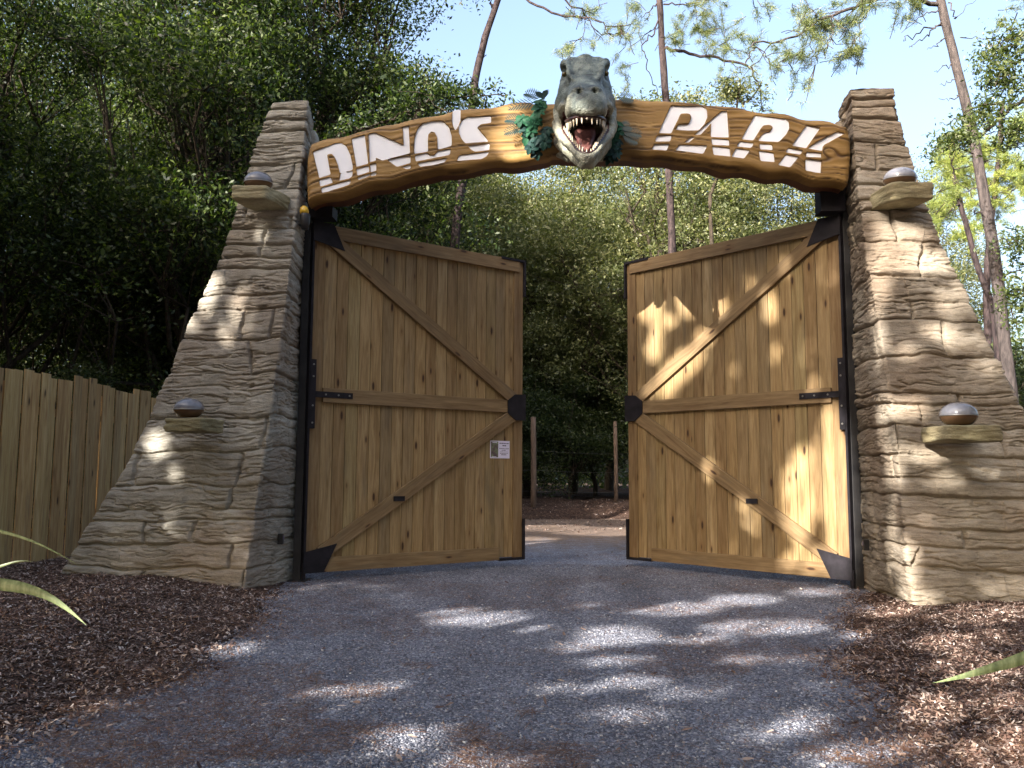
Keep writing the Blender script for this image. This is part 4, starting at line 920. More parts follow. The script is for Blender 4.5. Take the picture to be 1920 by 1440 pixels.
# understorey
US = [mk(121, 4.6, 2.1, .1, 20, 34, 40, .075, tr=.06, fork=.02), mk(122, 3.8, 1.9, .0, 18, 34, 40, .075, tr=.05, fork=.02)]
und = [(-.6, 27.3, 0, 0, 1.0, 'bushy young tree beyond the gap between the gate leaves, nearer the shaded leaf'), (2.0, 28.2, 1, 1, 1.1, 'bushy young tree in the middle of the gap behind the far posts'),
       (5.0, 27.4, 0, 2, 1.0, 'bushy young tree behind the sunlit gate leaf'), (-3.6, 27.0, 1, 3, 1.1, 'bushy young tree behind the shaded gate leaf'), (-8.0, 14.6, 1, .5, .85, 'low bush behind the plank fence by the forked trunk'),
       (-11.0, 13.2, 0, 4, .9, 'low bush behind the near end of the plank fence'), (-5.4, 15.6, 0, 5, .85, 'low bush seen between the fence end and the grey-tan pillar'), (.8, 30.0, 0, 4.4, 1.25, 'dense bush filling the shade straight through the gateway'),
       (-2.0, 32.5, 1, 1.5, 1.5, 'wide bush closing the view low behind the far posts'), (3.2, 32.5, 0, 2.8, 1.5, 'wide bush low behind the slimmer far post'), (-12.4, 21.0, 1, 3.5, 1.7, 'tall bush filling the shade between trunks over the near fence end'), (-16.0, 25.0, 0, .9, 1.7, 'tallest bush at the back of the wood over the near fence end'), (-17.0, 21.0, 0, 2.5, 1.5, 'wide bush at the far left edge behind the others'), (-12.6, 15.6, 1, 4.5, 1.1, 'bush just over the near end of the plank fence'), (-14.0, 17.5, 0, 2.0, 1.2, 'bush at the far left edge over the plank fence'), (-11.2, 19.5, 1, 1.0, 1.35, 'bush between the trunks of the dark trees over the fence'), (-8.0, 20.0, 0, 3.0, 1.3, 'bush deep behind the forked trunk over the fence'), (-15.0, 23.5, 1, .4, 1.5, 'tall bush far back over the near end of the fence'),
       (-5.2, 19.8, 1, 5.1, 1.3, 'bush between the grey-tan pillar and the forked trunk'), (8.6, 21.0, 1, 2.2, 1.2, 'bush behind the foot of the ochre pillar'), (12.4, 20.5, 0, 1.4, 1.2, 'bush at the foot of the leaning pine')]
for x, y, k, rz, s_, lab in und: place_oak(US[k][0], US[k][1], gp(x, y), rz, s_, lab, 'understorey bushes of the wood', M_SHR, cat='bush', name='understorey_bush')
# far wood closing the horizon
rs = np.random.RandomState(55); n = 150000; a_ = rs.uniform(-1.0, 1.0, n); yy = 46+rs.rand(n)*14
C = np.column_stack([a_*46+2, yy, np.where(a_ < -.1, 14.0, 9.5)*rs.rand(n)**.8*(.75+.5*vn(a_*14, yy*.2, 91))]); V, F = leaf_quads(C, .30, rs)
setting('far_wood', mesh_np('far_wood', V, F), M_OAK, 'stuff', label='distant mass of woodland closing the view', category='wood')

# pines: trunks follow the photographed lines at their own distance
def pine(name, label, base_pts, Y, rad, branches, tufts, mat, bark, group='pines above the gateway', Yt=None, seed=1, per=26, ln=.15, wd=.009):
    rs = np.random.RandomState(seed); P = [at(px, py, Y) for px, py in base_pts]
    g = P[-1].copy(); foot = gp(g[0]+(g[0]-P[-2][0])*.4, Y); P = [np.array(p) for p in P]+[np.array(foot)-np.array([0, 0, .3])]; P = P[::-1]
    base = np.array(foot); k = len(P); r_ = np.interp(np.linspace(0, 1, k), [0, 1], rad)
    from_ = np.array(P)-base
    fi = np.linspace(0, k-1, 26); T = np.stack([np.interp(fi, range(k), from_[:, i]) for i in range(3)], 1); T[1:-1] += rs.randn(24, 3)*rad[0]*.12
    root = thing(name, label, 'pine tree', tuple(base), 0, group)
    for _ in range(2): T[1:-1] = (T[:-2]+2*T[1:-1]+T[2:])/4
    parts_ = [tube_np(T, np.interp(fi, range(k), r_), 10, .05, rs)]; tips = []; dirs = []
    for br in branches:
        q, r0 = br[0], br[1]; B = [at(px, py, Y+dy)-base for (px, py, dy) in q]; B = np.array(B); kk = len(B); f2 = np.linspace(0, kk-1, kk*4)
        Bs = np.stack([np.interp(f2, range(kk), B[:, i]) for i in range(3)], 1); Bs[1:-1] += rs.randn(len(Bs)-2, 3)*.03
        parts_.append(tube_np(Bs, np.linspace(r0, r0*.3, len(Bs)), 6))
        if len(br) > 2 and br[2]:
            for b in range(br[2]):
                j = rs.randint(len(Bs)//3, len(Bs)); d = (Bs[-1]-Bs[0]); d = d/np.linalg.norm(d)+rs.randn(3)*.6+np.array([0, 0, -.1]); d /= np.linalg.norm(d); e = Bs[j]+d*rs.uniform(.3, .9)
                tw = wob(Bs[j], e, 5, .06, rs); parts_.append(tube_np(tw, [.014, .012, .010, .008, .006], 4)); 
                for q2 in range(3): tips.append(tw[2+q2]+rs.randn(3)*.05); dirs.append(d)
    for (px, py, dy, sx_, sy_, m) in tufts:
        c0 = at(px, py, Y+dy)-base; s1 = sx_*(Y+dy)/FPX; s2 = sy_*(Y+dy)/FPX
        for j in range(m):
            e = c0+rs.randn(3)*np.array([s1, .5, s2])*.6; d = rs.randn(3)*.5+np.array([0, 0, .35]); d /= np.linalg.norm(d)
            st_ = e-d*rs.uniform(.25, .5)+rs.randn(3)*.1; tw = wob(st_, e, 4, .08, rs); parts_.append(tube_np(tw, [.010, .008, .007, .005], 3))
            for q2 in range(4): tips.append(tw[0]+(tw[3]-tw[0])*(.45+.2*q2)); dirs.append(d)
    tv, tf = join_np(parts_); part('trunk', mesh_np('trunk', tv, tf, True), bark, root)
    if tips:
        V, F = needle_tufts(np.array(tips), np.array(dirs), per, ln, wd, rs); part('crown', mesh_np('crown', V, F), mat, root)
    return root
pine('pine_tree', 'thin bare curving pine trunk rising behind the word DINO\'S', [(955, -60), (928, 10), (912, 60), (899, 110), (890, 160), (886, 200), (874, 300), (860, 380), (850, 470), (843, 620), (835, 760)], 20, (.13, .075),
     [([(926, 14, 0), (918, 0, 0), (905, -30, 0)], .04), ([(893, 118, 0), (905, 108, 0), (912, 102, .2)], .018), ([(887, 150, 0), (898, 158, -.2)], .015), ([(955, -40, 0), (988, 0, -.4), (1047, 34, -.5), (1099, 32, -.6), (1134, 46, -.7), (1183, 46, -.8)], .035, 3),
      ([(1040, -20, -.4), (1058, 0, -.4), (1099, 31, -.4), (1117, 59, -.4), (1151, 69, -.4)], .026, 5), ([(1098, 32, -.5), (1096, 60, -.5), (1090, 95, -.6)], .014, 1)],
     [(1085, 10, -.4, 40, 16, 10), (1160, 60, -.4, 22, 16, 8), (1064, 86, -.5, 14, 10, 6), (1110, 85, -.5, 18, 10, 3)], M_PINE, M_PBARK, seed=3)
pine('pine_tree', 'straight slim pine trunk with a crooked side branch right of the dinosaur head', [(1228, -80), (1236, 0), (1240, 60), (1244, 120), (1248, 185), (1254, 300), (1258, 420), (1262, 560), (1266, 760)], 21, (.11, .075),
     [([(1243, 94, 0), (1275, 97, 0), (1330, 106, -.2), (1400, 122, -.3), (1411, 134, -.3), (1425, 165, -.3), (1429, 205, -.3)], .045, 4), ([(1398, 122, -.3), (1406, 96, -.4), (1424, 90, -.4), (1446, 122, -.5), (1462, 128, -.5)], .02, 3),
      ([(1242, 30, 0), (1222, 62, -.2), (1204, 86, -.3), (1214, 110, -.3), (1213, 130, -.3), (1232, 165, -.3), (1236, 200, -.3)], .022), ([(1236, 4, 0), (1220, 20, 0), (1208, 40, 0)], .02, 2), ([(1240, 50, 0), (1222, 56, .2), (1200, 70, .3)], .016, 1), ([(1388, 126, -.3), (1380, 150, -.3), (1378, 175, -.3)], .014, 2), ([(1244, 8, 0), (1290, 10, -.3), (1330, -10, -.6)], .022, 5)],
     [(1300, 40, -.3, 50, 34, 30), (1270, 70, -.3, 20, 24, 9), (1185, 20, -.2, 26, 20, 8), (1345, 20, -.4, 30, 22, 12), (1365, 150, -.3, 26, 18, 10), (1165, 140, 0, 16, 24, 6), (1325, 92, -.3, 12, 12, 4), (1455, 122, -.5, 14, 10, 6)], M_PINE, M_PBARK, seed=4)
pine('pine_tree', 'tall leaning pine with many dead stubs right of the ochre pillar', [(1748, -60), (1762, 0), (1778, 60), (1790, 115), (1808, 180), (1825, 250), (1838, 330), (1852, 410), (1866, 490), (1877, 570), (1886, 650), (1895, 720), (1905, 840)], 17, (.135, .08),
     [([(1776, 45, 0), (1745, 52, 0), (1700, 70, -.3), (1694, 75, -.3)], .02), ([(1765, 20, 0), (1735, 24, 0), (1690, 62, -.2)], .018), ([(1772, 36, 0), (1748, 60, 0), (1716, 82, -.2), (1705, 90, -.2)], .018), ([(1784, 62, 0), (1762, 80, 0), (1738, 93, 0)], .018),
      ([(1790, 118, 0), (1772, 124, 0), (1752, 134, 0)], .017), ([(1797, 150, 0), (1778, 154, 0), (1762, 158, 0)], .013), ([(1802, 182, 0), (1780, 185, 0), (1760, 185, 0)], .015), ([(1812, 222, 0), (1790, 226, 0), (1762, 234, 0)], .016),
      ([(1778, 5, 0), (1790, 35, 0), (1800, 28, 0), (1835, -5, 0)], .016), ([(1880, 520, 0), (1900, 508, -.2), (1935, 500, -.3)], .028), ([(1850, 352, 0), (1864, 340, -.1)], .014), ([(1856, 410, 0), (1830, 396, -.1), (1820, 396, -.1)], .022), ([(1845, 352, 0), (1820, 355, .2), (1800, 362, .3)], .016),
      ([(1762, 8, 0), (1680, -10, -.5), (1640, 0, -.8), (1597, 13, -1), (1533, 43, -1.2), (1487, 70, -1.4), (1413, 80, -1.6)], .05, 10), ([(1560, 30, -1.1), (1562, 60, -1.1), (1548, 100, -1.2), (1520, 130, -1.2)], .014, 3), ([(1640, 0, -.8), (1622, 35, -.9), (1605, 70, -1), (1590, 90, -1)], .016, 4), ([(1800, 70, 0), (1830, 72, 0), (1850, 72, 0)], .012)],
     [(1540, 30, -1.2, 50, 26, 26), (1500, 92, -1.3, 36, 16, 18), (1600, 95, -1, 26, 18, 12), (1600, 20, -1, 40, 22, 16), (1430, 52, -1.5, 22, 22, 8), (1700, 5, -.5, 40, 18, 14), (1370, 82, -1.6, 22, 8, 5), (1500, 145, -1.2, 12, 12, 3), (1905, 20, 0, 18, 14, 5)], M_PINE, M_PBARKL, seed=5)
pine('pine_tree', 'slender dark young trunk leaning beside the tall leaning pine', [(1788, 330), (1800, 385), (1812, 420), (1825, 470), (1840, 520), (1858, 565), (1868, 640), (1880, 760)], 18, (.075, .05),
     [([(1800, 384, 0), (1786, 388, 0), (1770, 410, 0)], .02), ([(1795, 350, 0), (1785, 310, 0), (1780, 280, 0)], .02, 3)], [(1790, 320, .2, 36, 36, 40), (1770, 385, .4, 26, 30, 24)], M_PINEY, M_PBARK, seed=6, per=30)
pine('pine_tree', 'bright yellow-green pine half hidden by the tall leaning pine', [(1880, 190), (1872, 300), (1858, 420), (1850, 520), (1852, 620), (1856, 760)], 24, (.13, .06), [([(1872, 300, 0), (1840, 290, 0), (1800, 300, 0)], .03, 4), ([(1866, 380, 0), (1900, 360, 0), (1930, 340, 0)], .03, 4)],
     [(1830, 290, 0, 50, 46, 60), (1890, 330, 0, 44, 50, 60), (1775, 300, .5, 22, 30, 22), (1850, 380, 0, 50, 34, 40), (1800, 440, 0, 30, 22, 14), (1905, 250, 0, 30, 30, 24)], M_PINEY, M_PBARK, seed=7, per=34, ln=.17, wd=.012)
# oak branch at the upper right, and branch over the sign at left
def spray_oak(name, label, Y, foot, trunk, limbs, blobs, mat, seed, lsz=.08, group=None, tr=.20):
    rs = np.random.RandomState(seed); base = np.array(foot); parts_ = []
    P = [at(px, py, Y) for px, py in trunk]; P = np.array([base+np.array([0, 0, -.2])]+P[::-1])-base; k = len(P); f = np.linspace(0, k-1, 24)
    parts_.append(tube_np(np.stack([np.interp(f, range(k), P[:, i]) for i in range(3)], 1), np.linspace(tr, tr*.3, 24), 8)); C = []
    for q, r0 in limbs:
        B = np.array([at(px, py, Y+dy)-base for px, py, dy in q]); kk = len(B); f2 = np.linspace(0, kk-1, kk*4); Bs = np.stack([np.interp(f2, range(kk), B[:, i]) for i in range(3)], 1); Bs[1:-1] += rs.randn(len(Bs)-2, 3)*.025
        parts_.append(tube_np(Bs, np.linspace(r0, r0*.25, len(Bs)), 5))
    for (px, py, dy, sx_, sy_, m) in blobs:
        c0 = at(px, py, Y+dy)-base; s1 = sx_*(Y+dy)/FPX; s2 = sy_*(Y+dy)/FPX
        for j in range(m):
            c = c0+rs.randn(3)*np.array([s1, .35, s2])*.6; C.append(c+rs.randn(26, 3)*np.array([.12, .12, .07]))
            if j % 3 == 0: parts_.append(tube_np(wob(c0+rs.randn(3)*.2, c, 4, .08, rs), [.012, .010, .007, .004], 3))
    root = thing(name, label, 'tree', tuple(base), 0, group); tv, tf = join_np(parts_); part('trunk', mesh_np('trunk', tv, tf, True), M_BARK, root)
    V, F = leaf_quads(np.concatenate(C), lsz, rs); part('crown', mesh_np('crown', V, F), mat, root)
spray_oak('holm_oak', 'dark holm oak reaching in from the right edge over the leaning pine', 14.5, (10.6, 14.5, -.1), [(1990, 60), (2010, 300), (2080, 600), (2110, 800)],
          [([(1990, 150, 0), (1930, 175, 0), (1890, 210, 0), (1850, 245, 0), (1800, 265, 0)], .05), ([(1980, 100, 0), (1920, 110, 0), (1880, 120, 0)], .04), ([(2060, 560, 0), (1960, 550, 0), (1900, 560, 0)], .04)],
          [(1895, 80, 0, 30, 36, 34), (1880, 150, 0, 38, 34, 46), (1850, 215, 0, 36, 22, 36), (1800, 262, -.2, 30, 14, 22), (1905, 250, 0, 24, 34, 30), (1860, 110, .2, 22, 18, 14), (1900, 460, 0, 24, 22, 20), (1908, 560, 0, 22, 40, 30), (1770, 275, -.2, 16, 10, 7)], M_OAK, 131)
spray_oak('holm_oak', 'small leafy tree whose top peeks over the word PARK', 20.5, (6.6, 20.5, .3), [(1388, 150), (1374, 260), (1330, 370), (1335, 460), (1350, 800)], [([(1390, 190, 0), (1370, 160, 0), (1350, 150, 0)], .03), ([(1392, 200, 0), (1420, 170, 0), (1430, 150, 0)], .03)],
          [(1388, 172, 0, 36, 20, 40), (1360, 165, 0, 18, 12, 14), (1430, 185, 0, 16, 12, 8), (1300, 185, .6, 30, 5, 10), (1330, 300, 0, 50, 40, 40), (1420, 320, 0, 40, 40, 36)], M_OAKO, 132, tr=.075)
spray_oak('holm_oak', 'leafy tree stretching a thin bough across the sky above the word DINO\'S', 15.5, (-3.3, 15.5, .0), [(640, 250), (600, 330), (590, 520), (580, 800)],
          [([(640, 255, 0), (700, 235, 0), (760, 210, 0), (820, 188, 0), (900, 176, 0), (950, 180, 0)], .035), ([(770, 205, 0), (800, 180, 0), (830, 168, 0)], .014)],
          [(740, 205, 0, 24, 14, 12), (790, 188, 0, 34, 14, 18), (850, 180, 0, 34, 14, 17), (900, 186, 0, 22, 9, 8), (660, 250, 0, 30, 24, 20), (935, 186, 0, 14, 6, 3), (700, 225, 0, 24, 16, 12), (825, 168, 0, 14, 6, 5), (620, 330, 0, 30, 60, 30)], M_OAKL, 133, lsz=.09)
print('trees', time.time()-T0)

# ------------------------------------------------------------------ unseen trees placed for shade, crowns carved to shape the sun patches
cU = np.array([1.0, -.8, 0]); cU /= np.linalg.norm(cU); cV = np.cross(SUNV, cU); cV /= np.linalg.norm(cV)
if cV[2] < 0: cV = -cV
eh = np.array([.8, 1, 0]); eh /= np.linalg.norm(eh)
def uv(P): P = np.asarray(P); return np.stack([P @ cU, P @ cV], -1)
def bat(px, py, d0, d1, zt=5.6):
    d = ray(px, py); k = (d1-d0)/zt; N = nv-np.array([0, 0, k]); P0 = GM+nv*d0; return CP+d*(((P0-CP) @ N)/(d @ N))
def lf(px, py, right):
    O = HR if right else HL; e = np.array([-math.sin(AR), math.cos(AR), 0]) if right else np.array([math.sin(AL), math.cos(AL), 0]); q = np.array([-e[1], e[0], 0]); d = ray(px, py); return CP+d*(((O-CP) @ q)/(d @ q))
SPOTS = []; LPF = []
G_ = lambda x, y: ground_at(x, y)
Rp = lambda x, y: bat(x, y, -1.5, -.25)
def spot(fn, px, py, rx, ry, ang=0.0):
    c = uv(fn(px, py)); ca, sa = math.cos(ang), math.sin(ang)
    k_ = 1.1 if fn is Rp else (.85 if LPF and fn is LPF[0] else (1.5 if fn is G_ and py > 1080 else 1.4)); rx *= k_; ry *= k_
    ax = uv(fn(px+rx*ca, py+rx*sa))-c; ay = uv(fn(px-ry*sa, py+ry*ca))-c; SPOTS.append((c, np.linalg.inv(np.column_stack([ax, ay]))))
for p in [(890, 1156, 75, 14), (1085, 1135, 30, 5), (1255, 1140, 70, 12), (1395, 1124, 50, 9), (1530, 1110, 40, 6), (1160, 1190, 60, 14), (1440, 1175, 90, 12), (1060, 1213, 50, 8), (1160, 1240, 60, 9), (1420, 1238, 60, 8), (1190, 1276, 50, 10), (1170, 1340, 60, 13),
          (800, 1390, 80, 26), (890, 1432, 90, 16), (1420, 1350, 100, 30), (1620, 1420, 90, 22), (1850, 1165, 80, 16), (1700, 1148, 60, 14), (430, 1215, 42, 12), (335, 1272, 24, 7), (640, 1296, 90, 9), (1840, 1260, 70, 22), (1760, 1330, 50, 26), (1890, 1400, 50, 30), (1790, 1215, 60, 14), (1560, 1240, 50, 12), (1320, 1200, 60, 8), (1000, 1180, 40, 7), (1300, 1300, 60, 9), (1500, 1290, 60, 10), (1050, 1290, 60, 8), (1290, 1400, 60, 12), (1640, 1190, 50, 9), (1860, 1210, 50, 12), (1740, 1400, 50, 16), (1880, 1330, 40, 16),
          (1030, 990, 60, 5), (1130, 996, 70, 7), (1060, 1024, 70, 7), (1170, 968, 40, 5), (1000, 1010, 40, 3)]: spot(G_, *p)
R_ = lambda x, y: lf(x, y, True)
for p in [(1215, 560, 22, 34), (1288, 560, 20, 26), (1345, 580, 16, 18), (1212, 510, 22, 14), (1320, 630, 18, 14), (1440, 575, 14, 26), (1225, 645, 16, 28), (1270, 690, 46, 20, -.7), (1235, 735, 26, 10), (1500, 930, 26, 70), (1560, 870, 30, 90), (1575, 1020, 24, 60), (1520, 1050, 40, 18), (1390, 960, 40, 16, .7), (1375, 1000, 10, 26), (1525, 720, 9, 20), (1590, 960, 14, 90), (1400, 530, 14, 12), (1250, 600, 18, 12), (1470, 500, 10, 16), (1385, 690, 12, 14), (1300, 580, 10, 10), (1450, 660, 10, 18), (1330, 880, 12, 18), (1330, 545, 16, 10)]: spot(R_, *p)
Lp = lambda x, y: bat(x, y, -1.0, -.25); LPF.append(Lp)
for p in [(1690, 440, 50, 24), (1730, 490, 55, 26), (1650, 510, 26, 60), (1790, 560, 40, 36), (1810, 640, 40, 20), (1700, 765, 46, 24), (1665, 870, 34, 60), (1640, 760, 24, 60), (1740, 850, 50, 22), (1800, 815, 50, 18), (1650, 980, 26, 60), (1690, 1060, 34, 60), (1660, 1120, 40, 20), (1780, 900, 60, 16), (1850, 690, 40, 18), (1740, 1110, 60, 12), (1645, 640, 18, 50), (1690, 350, 40, 16), (1880, 1100, 40, 14), (1760, 620, 40, 20), (1700, 660, 30, 16), (1640, 560, 20, 40), (1820, 960, 40, 12), (1730, 980, 30, 14), (1650, 420, 14, 40), (1850, 880, 30, 12)]: spot(Rp, *p)
for p in [(500, 440, 46, 24), (460, 560, 56, 26), (500, 640, 44, 28), (420, 600, 26, 14), (290, 830, 34, 40), (330, 880, 26, 16), (550, 320, 10, 34), (440, 770, 34, 16), (470, 700, 30, 12), (455, 370, 14, 14), (520, 520, 26, 14), (300, 770, 12, 10)]: spot(Lp, *p)
Sg = lambda x, y: GM*0+(lambda q: g2w(q[0], -.4, q[1]))(gl(x, y, -.4))
for p in [(930, 262, 17, 14), (975, 300, 10, 8), (1010, 230, 6, 6)]: spot(Sg, *p)
rs = np.random.RandomState(77)
PROT = [[tuple(uv(lf(x, y, False))) for x, y in ((560, 400), (1000, 470), (1000, 1060), (555, 1090))], [tuple(uv(Sg(x, y))) for x, y in ((560, 180), (1080, 60), (1610, 170), (1610, 380), (560, 400))]]
def shade_tree(u, h, z0, z1, R, nleaf, label, xy=None):
    base = np.array([0, 0, -.1])+cU*u+eh*h; C = []
    if xy: base = np.array([xy[0], xy[1], -.1])
    zc = (z0+z1)/2; hz = (z1-z0)/2; n = nleaf//30
    d = rs.randn(n, 3); d /= np.linalg.norm(d, axis=1)[:, None]; d *= (rs.rand(n)**(1/2.4))[:, None]
    cc = d*np.array([R, R, hz])+np.array([0, 0, zc]); C = (cc[:, None]+rs.randn(n, 30, 3)*np.array([.26, .26, .16])).reshape(-1, 3)
    W_ = uv(C+base); keep = np.ones(len(C), bool)
    for c, M_ in SPOTS: q = (W_-c) @ M_.T; keep &= (q**2).sum(1) > 1.0  # drops leaves in the sun's path to each chosen bright patch
    nz_ = fbm(W_[:, 0]*1.3, W_[:, 1]*1.8, 93, 3); prot = np.zeros(len(C), bool)
    for q in PROT: prot |= inside(W_, q)
    keep |= inside(W_, PROT[0])
    keep &= ~((nz_ > .595) & (rs.rand(len(C)) < .8) & ~prot)
    C = C[keep]; V, F = leaf_quads(C, .16, rs, wid=.42)
    root = thing('holm_oak', label, 'tree', tuple(base), 0, 'unseen trees placed to shade the gateway')
    T = wob((0, 0, -.2), (0, 0, z1*.8), 9, .02, rs); ps = [tube_np(T, np.linspace(.22, .05, 9), 8)]
    for j in range(14): ps.append(tube_np(wob(T[rs.randint(2, 7)], cc[rs.randint(n)], 5, .05, rs), np.linspace(.06, .015, 5), 5))
    tv, tf = join_np(ps); part('trunk', mesh_np('trunk', tv, tf, True), M_BARK, root); part('crown', mesh_np('crown', V, F), M_OAK, root)
SH = [(-15.4, -3, 3, 10.5, 3.4, 40000), (-12.6, -8, 2.4, 15.5, 4.0, 84000), (-8.2, -9.5, 2.0, 16, 4.0, 100000), (-4.2, -8.5, 2.0, 15.5, 3.8, 100000), (-.4, -9.5, 2.0, 15, 3.8, 60000), (3.4, -8.5, 2.0, 14.5, 3.6, 50000), (-6.2, -15, 6.0, 18.5, 4.2, 40000), (-1.8, -15, 6.0, 18, 4.2, 36000), (-10.6, -14, 6, 18.0, 4.2, 36000)]
SLAB = 'unseen holm oak placed to shade the gateway, crown carved for sun patches'
for (u, h, z0, z1, R, nl) in SH: shade_tree(u, h, z0, z1, R, nl, SLAB)
for (x, y) in ((7.5, -4.5), (11.5, 1.5), (2.5, -6.0), (13.5, 8.5), (-2.5, -3.5)): shade_tree(0, 0, 3.4, 12.5, 3.7, 34000, SLAB, (x, y))  # extra unseen trees added to block skylight and deepen the shade
print('shade', time.time()-T0)

# ------------------------------------------------------------------ fence, far posts, flax
FA, FB = np.array([-6.05, 5.4]), np.array([-5.36, 13.6])
fd = (FB-FA)/np.linalg.norm(FB-FA); fl = np.linalg.norm(FB-FA); rs = np.random.RandomState(8); rr_ = random.Random(4)
mb = MB(); x_ = 0; i = 0; hh = 2.42
while x_ < fl:
    w_ = .155; 
    if i % 3 == 0: hh = 2.39+rr_.uniform(-.05, .06)
    h_ = hh+rr_.uniform(-.012, .012); dep = .0 if i % 2 else .016
    mb.box((x_, dep, -.1), (x_+w_-.002+(.016 if i % 2 else 0), dep+.014, h_)); x_ += w_+(.006 if rr_.random() < .85 else .014); i += 1
fr = thing('plank_fence', 'tall vertical plank fence running away along the left side to the pillar', 'fence', (FA[0], FA[1], 0), math.atan2(fd[1], fd[0]))
# the planks face the drive: local -y must point to +x
fr.scale = (1, -1, 1) if False else (1, 1, 1)
part('plank_panel', mb.mesh('plank_panel'), M_FENCE, fr, bevel=.003)
for z_ in (.45, 1.9):
    mb = MB(); mb.box((0, .032, z_), (fl, .07, z_+.09)); part('rail', mb.mesh('rail'), M_FENCE, fr)
k_ = 0
for j in range(5):
    mb = MB(); mb.box((j*2.0+.1, .072, -.1), (j*2.0+.19, .15, 2.25)); part('post', mb.mesh('post'), M_FENCE, fr)
t = NT('weathered_post'); M_WPOST = t.fin(t.ramp(t.noise(t.coord((6, 6, 1)), 3, 4), [(.3, (.07, .048, .036)), (.7, (.17, .12, .09))]), .85, .2)
pa = at(1000, 950, 24.6); pb = at(1155, 948, 25.8)
for (px, p0, r_, lab, ht) in ((998, pa, .085, 'thick wooden post of the wire fence seen beside the shaded gate leaf', 2.3), (1155, pb, .062, 'slimmer sun-flecked wooden post of the wire fence beside the sunlit gate leaf', 2.1)):
    b_ = (p0[0], p0[1], float(bank_h(p0[0], p0[1]))-.05); o = thing('wooden_post', lab, 'post', b_, 0, 'posts of the wire fence in the wood')
    top_ = at(*( (998, 782) if px == 998 else (1153, 790)), p0[1]); hh_ = top_[2]-b_[2]
    mb = MB(); mb.tube([(0, 0, -.2), (.01, 0, hh_*.3), (.0, 0, hh_*.7), (-.01, 0, hh_)], [r_*1.1, r_*1.02, r_, r_*.92], 10); part('shaft', mb.mesh('shaft', True), M_WPOST, o)
t = NT('fence_wire'); M_WIRE = t.fin((.09, .085, .08), .5, .4, None, .3)
zb_ = float(bank_h(pa[0], pa[1])); d_ = (pb-pa)/np.linalg.norm(pb-pa)
for k_, (z_, lab) in enumerate(((.45, 'lowest thin wire strung between the far wooden posts'), (1.05, 'middle thin wire strung between the far wooden posts'), (1.62, 'top thin wire strung between the far wooden posts'))):
    a0 = pa-d_*7; a1 = pb+d_*7; mb = MB(); P = [(a0+(a1-a0)*f)*np.array([1, 1, 0])+np.array([0, 0, zb_+z_+.03*math.sin(f*20)]) for f in np.linspace(0, 1, 30)]
    P = [p-np.array([a0[0], a0[1], 0])-np.array([0, -.09, 0]) for p in P]; mb.tube(P, [.0035]*30, 4)
    thing('fence_wire', lab, 'wire', (a0[0], a0[1], 0), 0, 'wires of the fence in the wood', mb.mesh('fence_wire'), M_WIRE)
t = NT('flax_blade'); v = t.coord((1, 1, 1)); gm = t.n('ShaderNodeNewGeometry')
M_FLAX = t.fin(t.ramp(t.noise(t.coord((60, 60, 2)), 1.2, 3), [(.3, (.12, .16, .06)), (.6, (.26, .32, .15)), (.8, (.44, .46, .26))]), .4, .5)
def blade(mb, P, w_, fold=.35):
    P = np.array(P, float); k = len(P); f = np.linspace(0, k-1, 22); n = 22
    Q = np.stack([np.interp(f, range(k), P[:, i]) for i in range(3)], 1)
    for _ in range(3): Q[1:-1] = (Q[:-2]+2*Q[1:-1]+Q[2:])/4
    Tn = np.gradient(Q, axis=0); Tn /= np.linalg.norm(Tn, axis=1)[:, None]; S = np.cross(Tn, [0, 1.0, -.15]); S /= np.linalg.norm(S, axis=1)[:, None]; U = np.cross(S, Tn)
    t_ = np.linspace(0, 1, n); W_ = w_*np.minimum(1, (1-t_)*2.2+.02)*np.minimum(1, .55+t_*2); V = []
    for i in range(n): V += [tuple(Q[i]-S[i]*W_[i]/2+U[i]*W_[i]*fold*.5), tuple(Q[i]), tuple(Q[i]+S[i]*W_[i]/2+U[i]*W_[i]*fold*.5)]
    mb.add(V, [(i*3+a, i*3+a+1, i*3+a+4, i*3+a+3) for i in range(n-1) for a in (0, 1)])
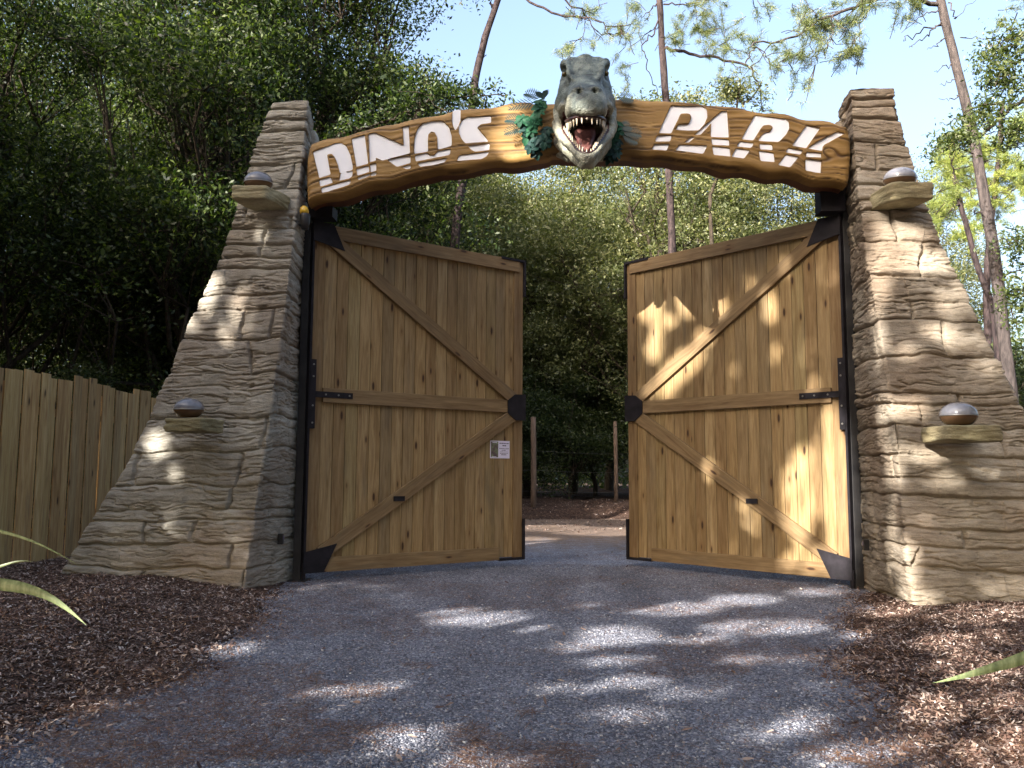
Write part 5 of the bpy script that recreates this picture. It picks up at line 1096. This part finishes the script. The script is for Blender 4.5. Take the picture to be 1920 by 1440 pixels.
def flax(label, base, blades, seed, extra):
    root = thing('flax_plant', label, 'flax plant', tuple(base), 0, 'spiky flax plants at the frame edges'); rnd = random.Random(seed); base = np.array(base)
    for P, w_ in blades:
        mb = MB(); blade(mb, [p-base for p in P], w_); part('leaf_blade', mb.mesh('leaf_blade', True), M_FLAX, root)
    for a, r_, h_ in extra:
        mb = MB(); d = np.array([math.cos(a), math.sin(a), 0]); blade(mb, [np.zeros(3)+d*.03, d*r_*.3+np.array([0, 0, h_*.7]), d*r_*.7+np.array([0, 0, h_]), d*r_+np.array([0, 0, h_*.8])], .035); part('leaf_blade', mb.mesh('leaf_blade', True), M_FLAX, root)
b1 = (-2.9, 2.9, float(zg(-2.9, 2.9)))
A3 = lambda px, py, Y: at(px, py, Y)
flax('green flax blades drooping in from the left edge over the mulch', b1,
     [([np.array(b1), np.array(b1)+np.array([.35, 0, .62]), A3(-140, 1085, 2.9), A3(-40, 1092, 2.9), A3(30, 1098, 2.9), A3(85, 1114, 2.9), A3(125, 1140, 2.9), A3(162, 1172, 2.9)], .040),
      ([np.array(b1), np.array(b1)+np.array([.25, .1, .85]), A3(-150, 985, 3.1), A3(-60, 985, 3.1), A3(0, 995, 3.1), A3(60, 1013, 3.1), A3(110, 1038, 3.1), A3(150, 1062, 3.1)], .013),
      ([np.array(b1), np.array(b1)+np.array([.2, .2, .6]), A3(-120, 1100, 3.3), A3(-50, 1076, 3.3), A3(0, 1062, 3.3), A3(35, 1050, 3.3), A3(62, 1053, 3.3)], .014)], 1, [(2.2, .6, .9), (3.0, .8, .8), (3.8, .7, .7), (1.4, .5, 1.0)])
b2 = (2.75, 2.8, float(zg(2.75, 2.8)))
flax('pale flax blade tip poking in from the right edge over the mulch', b2,
     [([np.array(b2), np.array(b2)+np.array([-.10, 0, .35]), A3(2060, 1180, 2.8), A3(1990, 1208, 2.8), A3(1920, 1236, 2.8), A3(1850, 1256, 2.8), A3(1800, 1270, 2.8), A3(1748, 1281, 2.8)], .040)], 2, [(.2, .6, .9), (1.0, .7, .8), (-.6, .7, .7), (5.4, .5, 1.0)])
print('all', time.time()-T0)
